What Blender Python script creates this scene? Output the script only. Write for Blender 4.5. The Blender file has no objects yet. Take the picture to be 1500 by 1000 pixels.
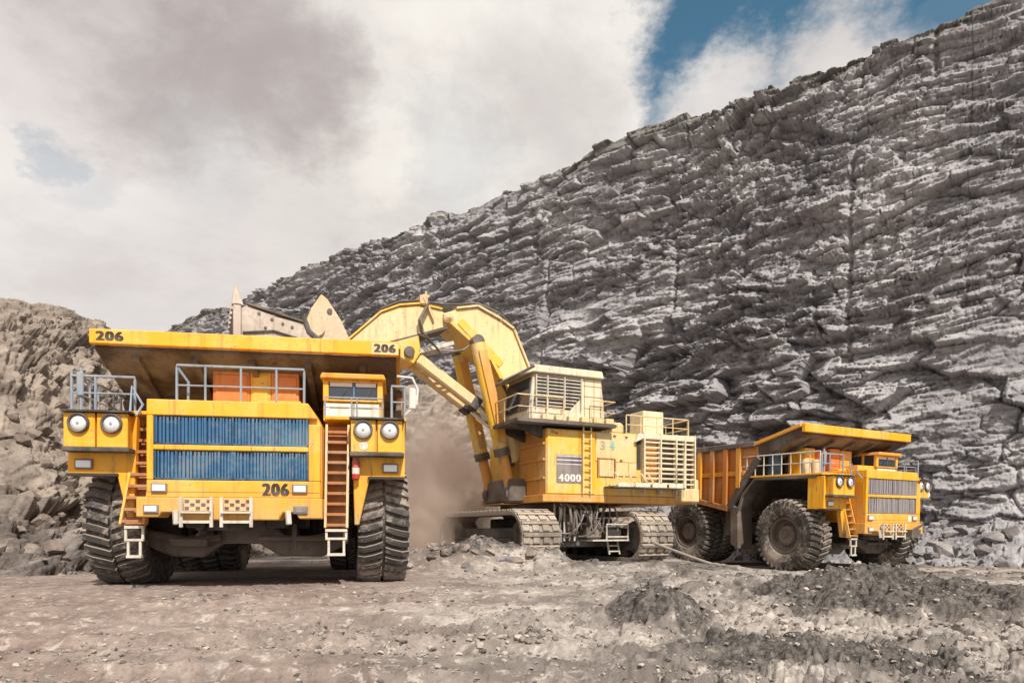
import bpy, bmesh, math, random
import numpy as np
from mathutils import Vector, Matrix

# ------------------------------------------------------------------ camera, sky, sun, exposure
scene = bpy.context.scene
COL = scene.collection
R = math.radians
CAM_H = 1.3
cam_d = bpy.data.cameras.new('camera')
cam = bpy.data.objects.new('camera', cam_d)
COL.objects.link(cam)
cam.location = (0, 0, CAM_H)
cam.rotation_euler = (R(90), 0, 0)
cam_d.sensor_width = 36.0
cam_d.lens = 24.0
cam_d.shift_y = 275.0 / 1500.0
cam_d.clip_start = 0.1
cam_d.clip_end = 3000.0
scene.camera = cam

SUN_AZ = Vector((0.36, -0.93))          # direction towards the sun, seen from above
SUN_EL = R(47)
sun_d = bpy.data.lights.new('sun', 'SUN')
sun_d.energy = 4.9
sun_d.angle = R(1.2)
sun_d.color = (1.0, 0.93, 0.83)
sun = bpy.data.objects.new('sun', sun_d)
COL.objects.link(sun)
_s = Vector((SUN_AZ.x, SUN_AZ.y, 0)).normalized() * math.cos(SUN_EL) + Vector((0, 0, math.sin(SUN_EL)))
sun.rotation_euler = _s.to_track_quat('Z', 'Y').to_euler()
sun.location = (20, -40, 60)

scene.view_settings.view_transform = 'Standard'
scene.view_settings.look = 'None'
scene.view_settings.exposure = 0.06
scene.view_settings.gamma = 1.0
scene.view_settings.use_curve_mapping = False
scene.cycles.use_denoising = True
scene.cycles.volume_bounces = 4
scene.cycles.max_bounces = 6
scene.cycles.volume_step_rate = 1.5


class NT:
    """small helper around a node tree"""
    def __init__(self, tree):
        self.t = tree
        self.n = tree.nodes
        self.n.clear()

    def add(self, kind, **kw):
        node = self.n.new(kind)
        for k, v in kw.items():
            setattr(node, k, v)
        return node

    def link(self, a, b):
        self.t.links.new(a, b)

    def put(self, sock, v):
        if hasattr(v, 'is_output'):
            self.link(v, sock)
        elif isinstance(v, (tuple, list)) and len(v) == 3 and sock.type == 'RGBA':
            sock.default_value = (*v, 1)
        else:
            sock.default_value = v

    def math(self, op, a, b=None, clamp=False):
        m = self.add('ShaderNodeMath', operation=op, use_clamp=clamp)
        self.put(m.inputs[0], a)
        if b is not None:
            self.put(m.inputs[1], b)
        return m.outputs[0]

    def vmath(self, op, a, b=None, out=0):
        m = self.add('ShaderNodeVectorMath', operation=op)
        self.put(m.inputs[0], a)
        if b is not None:
            self.put(m.inputs[1], b)
        return m.outputs[out]

    def scale(self, v, s):
        m = self.add('ShaderNodeVectorMath', operation='SCALE')
        self.put(m.inputs[0], v)
        self.put(m.inputs['Scale'], s)
        return m.outputs[0]

    def noise(self, vec, scale=1.0, detail=4.0, rough=0.55, color=False, dist=0.0):
        m = self.add('ShaderNodeTexNoise')
        if vec is not None:
            self.link(vec, m.inputs['Vector'])
        m.inputs['Scale'].default_value = scale
        m.inputs['Detail'].default_value = detail
        m.inputs['Roughness'].default_value = rough
        m.inputs['Distortion'].default_value = dist
        return m.outputs['Color' if color else 'Fac']

    def ramp(self, fac, lo, hi, a=0.0, b=1.0):
        m = self.add('ShaderNodeMapRange')
        m.interpolation_type = 'SMOOTHSTEP'
        self.put(m.inputs['Value'], fac)
        for i, v in zip(('From Min', 'From Max', 'To Min', 'To Max'), (lo, hi, a, b)):
            self.put(m.inputs[i], v)
        return m.outputs[0]

    def mix(self, fac, a, b, blend='MIX'):
        m = self.add('ShaderNodeMix', data_type='RGBA', blend_type=blend)
        self.put(m.inputs[0], fac)
        self.put(m.inputs[6], a)
        self.put(m.inputs[7], b)
        return m.outputs[2]


def sky_dir(px, py):
    return Vector(((px - 750) / 1000, 1.0, (775 - py) / 1000)).normalized()


def build_world():
    w = bpy.data.worlds.new('World')
    scene.world = w
    w.use_nodes = True
    t = NT(w.node_tree)
    tc = t.add('ShaderNodeTexCoord').outputs['Generated']
    sky = t.add('ShaderNodeTexSky', sky_type='NISHITA', sun_disc=False)
    sky.sun_elevation = SUN_EL
    sky.sun_rotation = math.atan2(SUN_AZ.x, SUN_AZ.y)
    sky.altitude = 300
    sky.dust_density = 0.8
    sky.ozone_density = 0.7
    blue = t.vmath('MULTIPLY', sky.outputs[0], (0.075, 0.115, 0.105))
    # cloud layer: direction projected on a high plane, so that clouds flatten towards the horizon
    sep = t.add('ShaderNodeSeparateXYZ')
    t.link(tc, sep.inputs[0])
    den = t.math('ADD', t.math('MAXIMUM', sep.outputs[2], 0.0), 0.30)
    comb = t.add('ShaderNodeCombineXYZ')
    t.put(comb.inputs[0], t.math('DIVIDE', sep.outputs[0], den))
    t.put(comb.inputs[1], t.math('DIVIDE', sep.outputs[1], den))
    t.put(comb.inputs[2], 3.7)
    p = comb.outputs[0]
    n_big = t.noise(p, 0.9, 7, 0.52, dist=0.4)
    n_mid = t.noise(p, 2.4, 10, 0.60, dist=0.5)
    n_fine = t.noise(p, 5.0, 8, 0.62)
    # ragged copy of the direction
    warp = t.vmath('SUBTRACT', t.noise(p, 2.3, 6, 0.6, color=True), (0.5, 0.5, 0.5))
    d = t.vmath('NORMALIZE', t.vmath('ADD', tc, t.scale(warp, 0.22)))
    wisp = t.vmath('SUBTRACT', t.noise(p, 6.0, 9, 0.72, color=True), (0.5, 0.5, 0.5))
    d = t.vmath('NORMALIZE', t.vmath('ADD', d, t.scale(wisp, 0.15)))

    def blob(px, py, r0, r1, v=None):
        c = sky_dir(px, py)
        dot = t.vmath('DOT_PRODUCT', v if v is not None else d, tuple(c), out=1)
        return t.ramp(dot, math.cos(r1), math.cos(r0))

    # openings of blue sky
    hole = t.math('MULTIPLY', blob(1165, 15, 0.13, 0.18), 1.0)
    hole = t.math('MAXIMUM', hole, blob(1045, 110, 0.05, 0.10))
    hole = t.math('MAXIMUM', hole, t.math('MULTIPLY', blob(1310, -50, 0.1, 0.16), 0.95))
    hole = t.math('MAXIMUM', hole, t.math('MULTIPLY', blob(672, 205, 0.0, 0.075), 0.16))
    hole = t.math('MAXIMUM', hole, t.math('MULTIPLY', blob(690, 265, 0.0, 0.06), 0.12))
    hole = t.math('MAXIMUM', hole, t.math('MULTIPLY', blob(25, 190, 0.0, 0.04), 0.34))
    hole = t.math('MAXIMUM', hole, t.math('MULTIPLY', blob(95, 250, 0.0, 0.05), 0.16))
    hole = t.math('MAXIMUM', hole, t.math('MULTIPLY', blob(300, 235, 0.0, 0.09), 0.10))
    # wisps of white drifting over the blue
    ws = t.math('MULTIPLY', t.ramp(n_fine, 0.52, 0.74), 0.35)
    ws2 = t.math('MAXIMUM', t.math('MULTIPLY', blob(1245, 125, 0.02, 0.105), 1.0),
                 t.math('MULTIPLY', blob(1060, 170, 0.02, 0.09), 0.95))
    ws2 = t.math('MULTIPLY', ws2, t.ramp(n_fine, 0.34, 0.56))
    hole = t.math('MULTIPLY', hole, t.math('SUBTRACT', 1.0, t.math('MAXIMUM', ws, ws2)))
    # cloud tone: bright cream, warm grey undersides
    dark = t.math('MULTIPLY', t.ramp(n_big, 0.44, 0.70), 0.36)
    dk = t.math('MAXIMUM', blob(250, 0, 0.02, 0.22), t.math('MULTIPLY', blob(410, 110, 0.0, 0.14), 0.95))
    dk = t.math('MAXIMUM', dk, t.math('MULTIPLY', blob(80, -20, 0.02, 0.16), 0.6))
    dk = t.math('MAXIMUM', dk, t.math('MULTIPLY', blob(760, 110, 0.02, 0.16), 0.35))
    dk = t.math('MULTIPLY', dk, t.ramp(n_mid, 0.30, 0.60, 0.50, 1.0))
    dark = t.math('MAXIMUM', dark, dk, clamp=True)
    br = t.math('MAXIMUM', blob(600, 130, 0.02, 0.25), blob(900, 60, 0.03, 0.18))
    bright = t.mix(br, (0.86, 0.81, 0.775), (1.0, 0.955, 0.885))
    bright = t.mix(t.math('MULTIPLY', t.ramp(n_mid, 0.40, 0.66), 0.55), bright, (0.70, 0.66, 0.645))
    bright = t.mix(t.math('MULTIPLY', t.ramp(n_fine, 0.46, 0.66), 0.38), bright, (0.66, 0.615, 0.60))
    dark = t.math('MULTIPLY', dark, t.ramp(n_fine, 0.34, 0.60, 0.70, 1.0))
    cloud = t.mix(dark, bright, (0.44, 0.39, 0.375))
    low = t.ramp(sep.outputs[2], 0.0, 0.34, 0.55, 0.0)
    cloud = t.mix(low, cloud, (0.88, 0.815, 0.77))
    col = t.mix(hole, cloud, blue)
    below = t.ramp(sep.outputs[2], -0.06, -0.01)
    col = t.mix(below, (0.22, 0.19, 0.17), col)
    bg = t.add('ShaderNodeBackground')
    t.link(col, bg.inputs['Color'])
    bg.inputs['Strength'].default_value = 1.0
    out = t.add('ShaderNodeOutputWorld')
    t.link(bg.outputs[0], out.inputs['Surface'])


build_world()

# ------------------------------------------------------------------ materials
MATS = {}


def principled(name):
    m = bpy.data.materials.new(name)
    m.use_nodes = True
    t = NT(m.node_tree)
    b = t.add('ShaderNodeBsdfPrincipled')
    o = t.add('ShaderNodeOutputMaterial')
    t.link(b.outputs[0], o.inputs['Surface'])
    MATS[name] = m
    return t, b


def bump(t, b, h, strength=0.3, dist=0.05, chain=None):
    n = t.add('ShaderNodeBump')
    n.inputs['Strength'].default_value = strength
    n.inputs['Distance'].default_value = dist
    t.link(h, n.inputs['Height'])
    if chain is not None:
        t.link(chain, n.inputs['Normal'])
    t.link(n.outputs[0], b.inputs['Normal'])
    return n.outputs[0]


def paint(name, base, dust=(0.40, 0.31, 0.22), dustiness=0.35, rust=0.25, rough=0.5, faded=None, metallic=0.0, splash=0.0, runs=0.0):
    """old machine paint: faded patches, streaks of dirt, dust lying on upward faces, rusty specks"""
    t, b = principled(name)
    oc = t.add('ShaderNodeTexCoord').outputs['Object']
    big = t.noise(oc, 0.8, 5, 0.6)
    fine = t.noise(oc, 9.0, 5, 0.65)
    mp = t.add('ShaderNodeMapping')
    mp.inputs['Scale'].default_value = (5.0, 5.0, 0.45)
    t.link(oc, mp.inputs['Vector'])
    streak = t.noise(mp.outputs[0], 1.0, 6, 0.65)
    if faded is None:
        faded = tuple(min(1, c * 0.75 + 0.10) for c in base)
    col = t.mix(t.ramp(big, 0.42, 0.66), base, faded)
    col = t.mix(t.math('MULTIPLY', t.ramp(streak, 0.50, 0.72), 0.65), col,
                tuple(c * 0.45 for c in base))
    spec = t.math('MULTIPLY', t.ramp(fine, 0.63, 0.70), rust)
    spec = t.math('MULTIPLY', spec, t.ramp(big, 0.35, 0.6))
    col = t.mix(spec, col, (0.13, 0.06, 0.03))
    geo = t.add('ShaderNodeNewGeometry')
    sp = t.add('ShaderNodeSeparateXYZ')
    t.link(geo.outputs['Normal'], sp.inputs[0])
    up = t.ramp(sp.outputs[2], 0.2, 0.9, 0.0, 0.75)
    dn = t.ramp(t.math('ADD', t.math('MULTIPLY', big, 0.5), t.math('MULTIPLY', fine, 0.5)), 0.46, 0.62)
    dm = t.math('MULTIPLY', dn, dustiness)
    dm = t.math('MAXIMUM', dm, t.math('MULTIPLY', up, min(1.0, dustiness * 1.6)), clamp=True)
    sz = t.add('ShaderNodeSeparateXYZ')
    t.link(oc, sz.inputs[0])
    mud = t.math('MULTIPLY', t.ramp(t.math('ADD', sz.outputs[2], t.math('MULTIPLY', streak, -1.6)), 0.6, 1.9, 1.0, 0.0), splash)
    col = t.mix(mud, col, tuple(c * 0.8 for c in dust))
    run = t.noise(mp.outputs[0], 2.6, 4, 0.6)
    col = t.mix(t.math('MULTIPLY', t.ramp(run, 0.60, 0.72), runs), col, (0.16, 0.085, 0.04))
    col = t.mix(dm, col, dust)
    t.link(col, b.inputs['Base Color'])
    b.inputs['Metallic'].default_value = metallic
    t.link(t.ramp(dn, 0, 1, rough, min(1, rough + 0.3)), b.inputs['Roughness'])
    bump(t, b, fine, 0.12, 0.01)
    return MATS[name]


paint('yellow', (0.87, 0.41, 0.015), dustiness=0.30, rust=1.0, faded=(0.88, 0.52, 0.07), splash=0.4, runs=0.7)
paint('orange', (0.70, 0.17, 0.03), dustiness=0.25, rust=0.5, faded=(0.72, 0.26, 0.06))
paint('body_yellow', (0.78, 0.34, 0.025), dustiness=0.25, rust=0.9, runs=0.5, faded=(0.75, 0.36, 0.08))
paint('side_orange', (0.54, 0.19, 0.035), dustiness=0.45, rust=1.0, runs=0.7, faded=(0.58, 0.28, 0.09), dust=(0.34, 0.24, 0.16))
paint('body_steel', (0.070, 0.050, 0.040), dustiness=0.22, rust=0.6, rough=0.7)
paint('rust_steel', (0.42, 0.17, 0.06), dustiness=0.4, rust=0.7, rough=0.75, faded=(0.46, 0.27, 0.15))
paint('cream', (0.70, 0.54, 0.26), dustiness=0.35, rust=0.8, runs=0.6, faded=(0.76, 0.64, 0.42))
paint('pale_cream', (0.70, 0.62, 0.44), dustiness=0.35, rust=0.8, runs=0.6, faded=(0.76, 0.70, 0.56))
paint('boom_cream', (0.74, 0.57, 0.29), dustiness=0.30, rust=0.8, runs=0.5, faded=(0.77, 0.62, 0.36))
paint('shovel_yellow', (0.82, 0.49, 0.05), dustiness=0.30, rust=0.9, runs=0.6, faded=(0.78, 0.58, 0.23))
paint('shovel_orange', (0.68, 0.32, 0.06), dustiness=0.35, rust=0.8, faded=(0.70, 0.42, 0.14))
paint('bucket_steel', (0.46, 0.38, 0.31), dustiness=0.45, rust=0.6, rough=0.6, faded=(0.60, 0.55, 0.50))
paint('bucket_tan', (0.62, 0.44, 0.24), dustiness=0.40, rust=0.6, faded=(0.66, 0.54, 0.38))
paint('rail_grey', (0.24, 0.30, 0.38), dustiness=0.25, rust=0.5, rough=0.5)
paint('pale_metal', (0.62, 0.58, 0.50), dustiness=0.35, rust=0.5, rough=0.5)
paint('blue_panel', (0.018, 0.055, 0.11), dustiness=0.30, rust=0.3, rough=0.45, faded=(0.06, 0.20, 0.32), dust=(0.26, 0.22, 0.22))
paint('blue_fin', (0.035, 0.13, 0.27), dustiness=0.55, rust=0.2, rough=0.4, faded=(0.07, 0.21, 0.33), dust=(0.22, 0.20, 0.22), runs=0.3)
paint('grey_panel', (0.17, 0.16, 0.17), dustiness=0.4, rust=0.3)
paint('grey_fin', (0.30, 0.28, 0.30), dustiness=0.45, rust=0.3, dust=(0.40, 0.34, 0.30))
paint('dark_steel', (0.035, 0.032, 0.030), dustiness=0.35, rust=0.4, rough=0.7, dust=(0.20, 0.165, 0.14))
paint('axle_brown', (0.10, 0.080, 0.066), dustiness=0.5, rust=0.6, rough=0.75, dust=(0.22, 0.17, 0.14))
paint('red', (0.50, 0.04, 0.03), dustiness=0.2, rust=0.4)
paint('white_paint', (0.74, 0.71, 0.66), dustiness=0.25, rust=0.4)
paint('grey_plate', (0.20, 0.175, 0.175), dustiness=0.25, rust=0.3)
paint('purple_strip', (0.11, 0.075, 0.16), dustiness=0.2, rust=0.3)
paint('ink', (0.022, 0.018, 0.016), dustiness=0.15, rust=0.0, rough=0.6)
paint('teal', (0.20, 0.50, 0.47), dustiness=0.2, rust=0.0)
paint('grey_ink', (0.40, 0.36, 0.36), dustiness=0.2, rust=0.0)
paint('tyre', (0.050, 0.045, 0.041), dustiness=0.95, rust=0.0, rough=0.85, dust=(0.36, 0.305, 0.26), faded=(0.13, 0.112, 0.098))
paint('rim_dust', (0.12, 0.09, 0.07), dustiness=0.6, rust=0.4, rough=0.8, dust=(0.23, 0.18, 0.15))
paint('track_steel', (0.20, 0.17, 0.14), dustiness=0.65, rust=0.4, rough=0.6, dust=(0.50, 0.42, 0.34))
paint('hose', (0.03, 0.028, 0.026), dustiness=0.4, rust=0.0, rough=0.6)
paint('cable', (0.22, 0.20, 0.185), dustiness=0.5, rust=0.0, rough=0.7)


def simple(name, col, rough=0.5, metal=0.0, spec=0.5):
    t, b = principled(name)
    b.inputs['Base Color'].default_value = (*col, 1)
    b.inputs['Roughness'].default_value = rough
    b.inputs['Metallic'].default_value = metal
    n = t.noise(t.add('ShaderNodeTexCoord').outputs['Object'], 6.0, 4)
    t.link(t.mix(t.math('MULTIPLY', n, 0.5), col, tuple(c * 0.55 + 0.03 for c in col)), b.inputs['Base Color'])
    return MATS[name]


simple('lens', (0.86, 0.87, 0.90), 0.12, 0.2)
simple('chrome', (0.75, 0.73, 0.70), 0.25, 0.9)
simple('glass', (0.045, 0.06, 0.085), 0.06, 0.0)
simple('blind', (0.80, 0.78, 0.78), 0.6)


def rock_material(name, kind):
    t, b = principled(name)
    pos = t.add('ShaderNodeNewGeometry').outputs['Position']
    cell = t.add('ShaderNodeAttribute', attribute_name='cell').outputs['Fac']
    mp = t.add('ShaderNodeMapping')
    mp.inputs['Scale'].default_value = (0.35, 0.35, 2.4)
    mp.inputs['Rotation'].default_value = (0.0, R(-6), 0.0)
    t.link(pos, mp.inputs['Vector'])
    strata = t.noise(mp.outputs[0], 1.0, 7, 0.65, dist=0.6)
    n1 = t.noise(pos, 0.16, 5, 0.6)
    n2 = t.noise(pos, 0.9, 7, 0.62)
    n3 = t.noise(pos, 5.5, 7, 0.68)
    if kind == 'cliff':
        c = t.mix(t.ramp(strata, 0.32, 0.68), (0.172, 0.167, 0.181), (0.335, 0.326, 0.343))
        c = t.mix(t.ramp(cell, 0.0, 1.0, 0.0, 0.55), c, (0.42, 0.41, 0.425))
        c = t.mix(t.math('MULTIPLY', t.ramp(n1, 0.48, 0.66), 0.62), c, (0.56, 0.545, 0.55))
        c = t.mix(t.math('MULTIPLY', t.ramp(n2, 0.52, 0.68), 0.55), c, (0.215, 0.195, 0.218))
        c = t.mix(t.math('MULTIPLY', t.ramp(n3, 0.52, 0.70), 0.6), c, (0.085, 0.08, 0.084))
        c = t.mix(t.math('MULTIPLY', t.ramp(n3, 0.32, 0.46, 1.0, 0.0), 0.45), c, (0.64, 0.625, 0.62))
        top = t.add('ShaderNodeAttribute', attribute_name='soil').outputs['Fac']
        soil = t.mix(t.ramp(n2, 0.4, 0.65), (0.10, 0.095, 0.085), (0.20, 0.188, 0.165))
        c = t.mix(top, c, soil)
    else:
        c = t.mix(t.ramp(n2, 0.36, 0.66), (0.17, 0.138, 0.115), (0.43, 0.36, 0.30))
        c = t.mix(t.ramp(cell, 0.0, 1.0, 0.0, 0.5), c, (0.33, 0.285, 0.25))
        grey = t.add('ShaderNodeAttribute', attribute_name='soil').outputs['Fac']
        c = t.mix(t.math('MULTIPLY', grey, 0.85), c,
                  t.mix(t.ramp(n2, 0.38, 0.66), (0.095, 0.083, 0.08), (0.27, 0.24, 0.23)))
        c = t.mix(t.math('MULTIPLY', t.ramp(n3, 0.54, 0.74), 0.55), c, (0.09, 0.075, 0.066))
        c = t.mix(t.math('MULTIPLY', t.ramp(n3, 0.28, 0.42, 1.0, 0.0), 0.35), c, (0.48, 0.41, 0.35))
    t.link(c, b.inputs['Base Color'])
    b.inputs['Roughness'].default_value = 0.9
    b.inputs['Specular IOR Level'].default_value = 0.25
    n4 = t.noise(pos, 2.2, 8, 0.7)
    a = bump(t, b, n4, 0.40, 0.30)
    bump(t, b, n3, 0.7, 0.14, chain=a)


rock_material('cliff_rock', 'cliff')
rock_material('mound_rock', 'mound')


def boulder_material(name, a, c, dk):
    t, b = principled(name)
    pos = t.add('ShaderNodeNewGeometry').outputs['Position']
    inf = t.add('ShaderNodeObjectInfo').outputs['Random']
    n2 = t.noise(pos, 1.6, 6, 0.65)
    n3 = t.noise(pos, 9.0, 6, 0.7)
    col = t.mix(t.ramp(n2, 0.35, 0.65), a, c)
    col = t.mix(t.math('MULTIPLY', inf, 0.55), col, dk)
    col = t.mix(t.math('MULTIPLY', t.ramp(n3, 0.52, 0.72), 0.5), col, tuple(v * 0.6 for v in dk))
    t.link(col, b.inputs['Base Color'])
    b.inputs['Roughness'].default_value = 0.9
    b.inputs['Specular IOR Level'].default_value = 0.25
    x = bump(t, b, n2, 0.6, 0.2)
    bump(t, b, n3, 0.5, 0.05, chain=x)


boulder_material('boulder_grey', (0.20, 0.185, 0.185), (0.37, 0.345, 0.335), (0.15, 0.135, 0.135))
def gravel_material():
    t, b = principled('gravel_stone')
    pos = t.add('ShaderNodeNewGeometry').outputs['Position']
    r = t.add('ShaderNodeAttribute', attribute_name='cell').outputs['Fac']
    n3 = t.noise(pos, 14.0, 5, 0.7)
    c = t.mix(t.ramp(r, 0.0, 0.6), (0.085, 0.075, 0.07), (0.30, 0.26, 0.23))
    c = t.mix(t.ramp(r, 0.6, 1.0), c, (0.56, 0.50, 0.45))
    c = t.mix(t.math('MULTIPLY', n3, 0.5), c, (0.20, 0.17, 0.15))
    t.link(c, b.inputs['Base Color'])
    b.inputs['Roughness'].default_value = 0.95
    bump(t, b, n3, 0.5, 0.03)


gravel_material()
boulder_material('boulder_tan', (0.22, 0.18, 0.155), (0.36, 0.30, 0.26), (0.15, 0.12, 0.105))


def ground_material():
    t, b = principled('ground_soil')
    pos = t.add('ShaderNodeNewGeometry').outputs['Position']
    dark = t.add('ShaderNodeAttribute', attribute_name='dark').outputs['Fac']
    cell = t.add('ShaderNodeAttribute', attribute_name='cell').outputs['Fac']
    pink = t.add('ShaderNodeAttribute', attribute_name='pink').outputs['Fac']
    n1 = t.noise(pos, 0.35, 6, 0.6)
    n2 = t.noise(pos, 1.7, 8, 0.65)
    n3 = t.noise(pos, 11.0, 8, 0.75)
    n5 = t.noise(pos, 4.2, 8, 0.75, dist=0.4)
    c = t.mix(t.ramp(n1, 0.40, 0.60), (0.165, 0.145, 0.132), (0.49, 0.445, 0.405))
    c = t.mix(t.math('MULTIPLY', pink, 0.8), c, t.mix(t.ramp(n2, 0.36, 0.62), (0.15, 0.105, 0.09), (0.36, 0.275, 0.235)))
    c = t.mix(t.math('MULTIPLY', t.ramp(n2, 0.48, 0.66), 0.6), c, (0.20, 0.17, 0.15))
    c = t.mix(t.math('MULTIPLY', t.ramp(n2, 0.30, 0.42, 1.0, 0.0), 0.45), c, (0.62, 0.56, 0.505))
    c = t.mix(t.math('MULTIPLY', cell, 0.45), c, (0.17, 0.15, 0.14))
    dk = t.mix(t.ramp(n3, 0.4, 0.62), (0.045, 0.042, 0.038), (0.17, 0.152, 0.14))
    c = t.mix(t.math('MULTIPLY', t.ramp(n3, 0.52, 0.68), 0.6), c, (0.10, 0.085, 0.075))
    c = t.mix(t.math('MULTIPLY', t.ramp(n5, 0.52, 0.64), 0.55), c, (0.15, 0.125, 0.11))
    c = t.mix(t.math('MULTIPLY', t.ramp(n5, 0.36, 0.46, 1.0, 0.0), 0.5), c, (0.66, 0.605, 0.55))
    c = t.mix(t.ramp(t.math('ADD', dark, t.math('MULTIPLY', t.math('SUBTRACT', n2, 0.5), 2.2)), 0.30, 0.80), c, dk)
    t.link(c, b.inputs['Base Color'])
    b.inputs['Roughness'].default_value = 0.95
    b.inputs['Specular IOR Level'].default_value = 0.2
    a = bump(t, b, n2, 0.35, 0.15)
    bump(t, b, n3, 0.6, 0.045, chain=a)


ground_material()


# ------------------------------------------------------------------ mesh helpers
class MB:
    def __init__(self):
        self.v = []
        self.f = []

    def raw(self, vs, fs):
        o = len(self.v)
        self.v += [tuple(p) for p in vs]
        self.f += [tuple(i + o for i in f) for f in fs]
        return self

    def box(self, x0, x1, y0, y1, z0, z1):
        x0, x1 = sorted((x0, x1)); y0, y1 = sorted((y0, y1)); z0, z1 = sorted((z0, z1))
        return self.raw([(x0, y0, z0), (x1, y0, z0), (x1, y1, z0), (x0, y1, z0),
                         (x0, y0, z1), (x1, y0, z1), (x1, y1, z1), (x0, y1, z1)],
                        [(0, 3, 2, 1), (4, 5, 6, 7), (0, 1, 5, 4), (1, 2, 6, 5), (2, 3, 7, 6), (3, 0, 4, 7)])

    def bar(self, p0, p1, w, h, up=(0, 0, 1)):
        """box beam from p0 to p1, w sideways, h along up"""
        a, b = Vector(p0), Vector(p1)
        d = (b - a).normalized()
        u = Vector(up)
        s = d.cross(u)
        if s.length < 1e-4:
            s = d.cross(Vector((0, 1, 0)))
        s.normalize()
        u = s.cross(d).normalized()
        vs = []
        for c in (a, b):
            for i, j in ((-1, -1), (1, -1), (1, 1), (-1, 1)):
                vs.append(c + s * (w / 2 * i) + u * (h / 2 * j))
        return self.raw(vs, [(3, 2, 1, 0), (4, 5, 6, 7), (0, 1, 5, 4), (1, 2, 6, 5), (2, 3, 7, 6), (3, 0, 4, 7)])

    def prism(self, poly, axis, a0, a1):
        """poly: 2-D outline; axis 'x': (y,z), 'y': (x,z), 'z': (x,y)"""
        def P(p, a):
            return {'x': (a, p[0], p[1]), 'y': (p[0], a, p[1]), 'z': (p[0], p[1], a)}[axis]
        n = len(poly)
        area = sum(poly[i][0] * poly[(i + 1) % n][1] - poly[(i + 1) % n][0] * poly[i][1] for i in range(n))
        if area < 0:
            poly = poly[::-1]
        a0, a1 = min(a0, a1), max(a0, a1)
        vs = [P(p, a0) for p in poly] + [P(p, a1) for p in poly]
        lo, hi = tuple(range(n)), tuple(range(n, 2 * n))
        side = [(i, (i + 1) % n, n + (i + 1) % n, n + i) for i in range(n)]
        if axis == 'y':
            fs = [lo, hi[::-1]] + [s[::-1] for s in side]
        else:
            fs = [lo[::-1], hi] + side
        return self.raw(vs, fs)

    def tube(self, pts, r, n=8, cap=True, r1=None):
        pts = [Vector(p) for p in pts]
        o = len(self.v)
        m = len(pts)
        prev = None
        for k, p in enumerate(pts):
            d = (pts[min(k + 1, m - 1)] - pts[max(k - 1, 0)]).normalized()
            if prev is None:
                s = d.cross(Vector((0, 0, 1)))
                if s.length < 1e-3:
                    s = d.cross(Vector((0, 1, 0)))
            else:
                s = prev - d * prev.dot(d)
            s.normalize()
            prev = s
            u = d.cross(s)
            rr = r if r1 is None else r + (r1 - r) * k / (m - 1)
            for i in range(n):
                a = 2 * math.pi * i / n
                q = p + (s * math.cos(a) + u * math.sin(a)) * rr
                self.v.append(tuple(q))
        for k in range(m - 1):
            for i in range(n):
                a, b = o + k * n + i, o + k * n + (i + 1) % n
                self.f.append((a, b, b + n, a + n))
        if cap:
            self.f.append(tuple(o + i for i in range(n))[::-1])
            self.f.append(tuple(o + (m - 1) * n + i for i in range(n)))
        return self

    def lathe(self, prof, axis, center, n=24):
        """prof: list of (along, radius); closed by caps when radius is 0"""
        o = len(self.v)
        c = Vector(center)
        for (h, r) in prof:
            for i in range(n):
                a = 2 * math.pi * i / n
                ca, sa = r * math.cos(a), r * math.sin(a)
                q = {'x': (h, ca, sa), 'y': (sa, h, ca), 'z': (ca, sa, h)}[axis]
                self.v.append(tuple(c + Vector(q)))
        for k in range(len(prof) - 1):
            for i in range(n):
                a, b = o + k * n + i, o + k * n + (i + 1) % n
                self.f.append((a, b, b + n, a + n))
        return self

    def mesh(self, name):
        me = bpy.data.meshes.new(name)
        me.from_pydata(self.v, [], self.f)
        me.update()
        bm = bmesh.new()
        bm.from_mesh(me)
        bmesh.ops.recalc_face_normals(bm, faces=bm.faces)
        bm.to_mesh(me)
        bm.free()
        return me


def put(name, data, mat=None, parent=None, bev=0.0, smooth=False, loc=None, rot=None):
    me = data.mesh(name) if isinstance(data, MB) else data
    if mat and not me.materials:
        me.materials.append(MATS[mat])
    o = bpy.data.objects.new(name, me)
    COL.objects.link(o)
    o.parent = parent
    if loc is not None:
        o.location = loc
    if rot is not None:
        o.rotation_euler = rot
    if smooth and isinstance(data, MB):
        me.polygons.foreach_set('use_smooth', [True] * len(me.polygons))
        try:
            me.set_sharp_from_angle(angle=R(38))
        except Exception:
            pass
    if bev:
        md = o.modifiers.new('bevel', 'BEVEL')
        md.width = bev
        md.segments = 1
        md.limit_method = 'ANGLE'
        md.angle_limit = R(40)
    return o


def tag(o, label=None, cat=None, group=None, kind=None):
    for k, v in (('label', label), ('category', cat), ('group', group), ('kind', kind)):
        if v:
            o[k] = v
    return o


def empty(name, loc, rot=(0, 0, 0)):
    o = bpy.data.objects.new(name, None)
    COL.objects.link(o)
    o.location = loc
    o.rotation_euler = rot
    o.empty_display_size = 0.5
    return o


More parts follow.
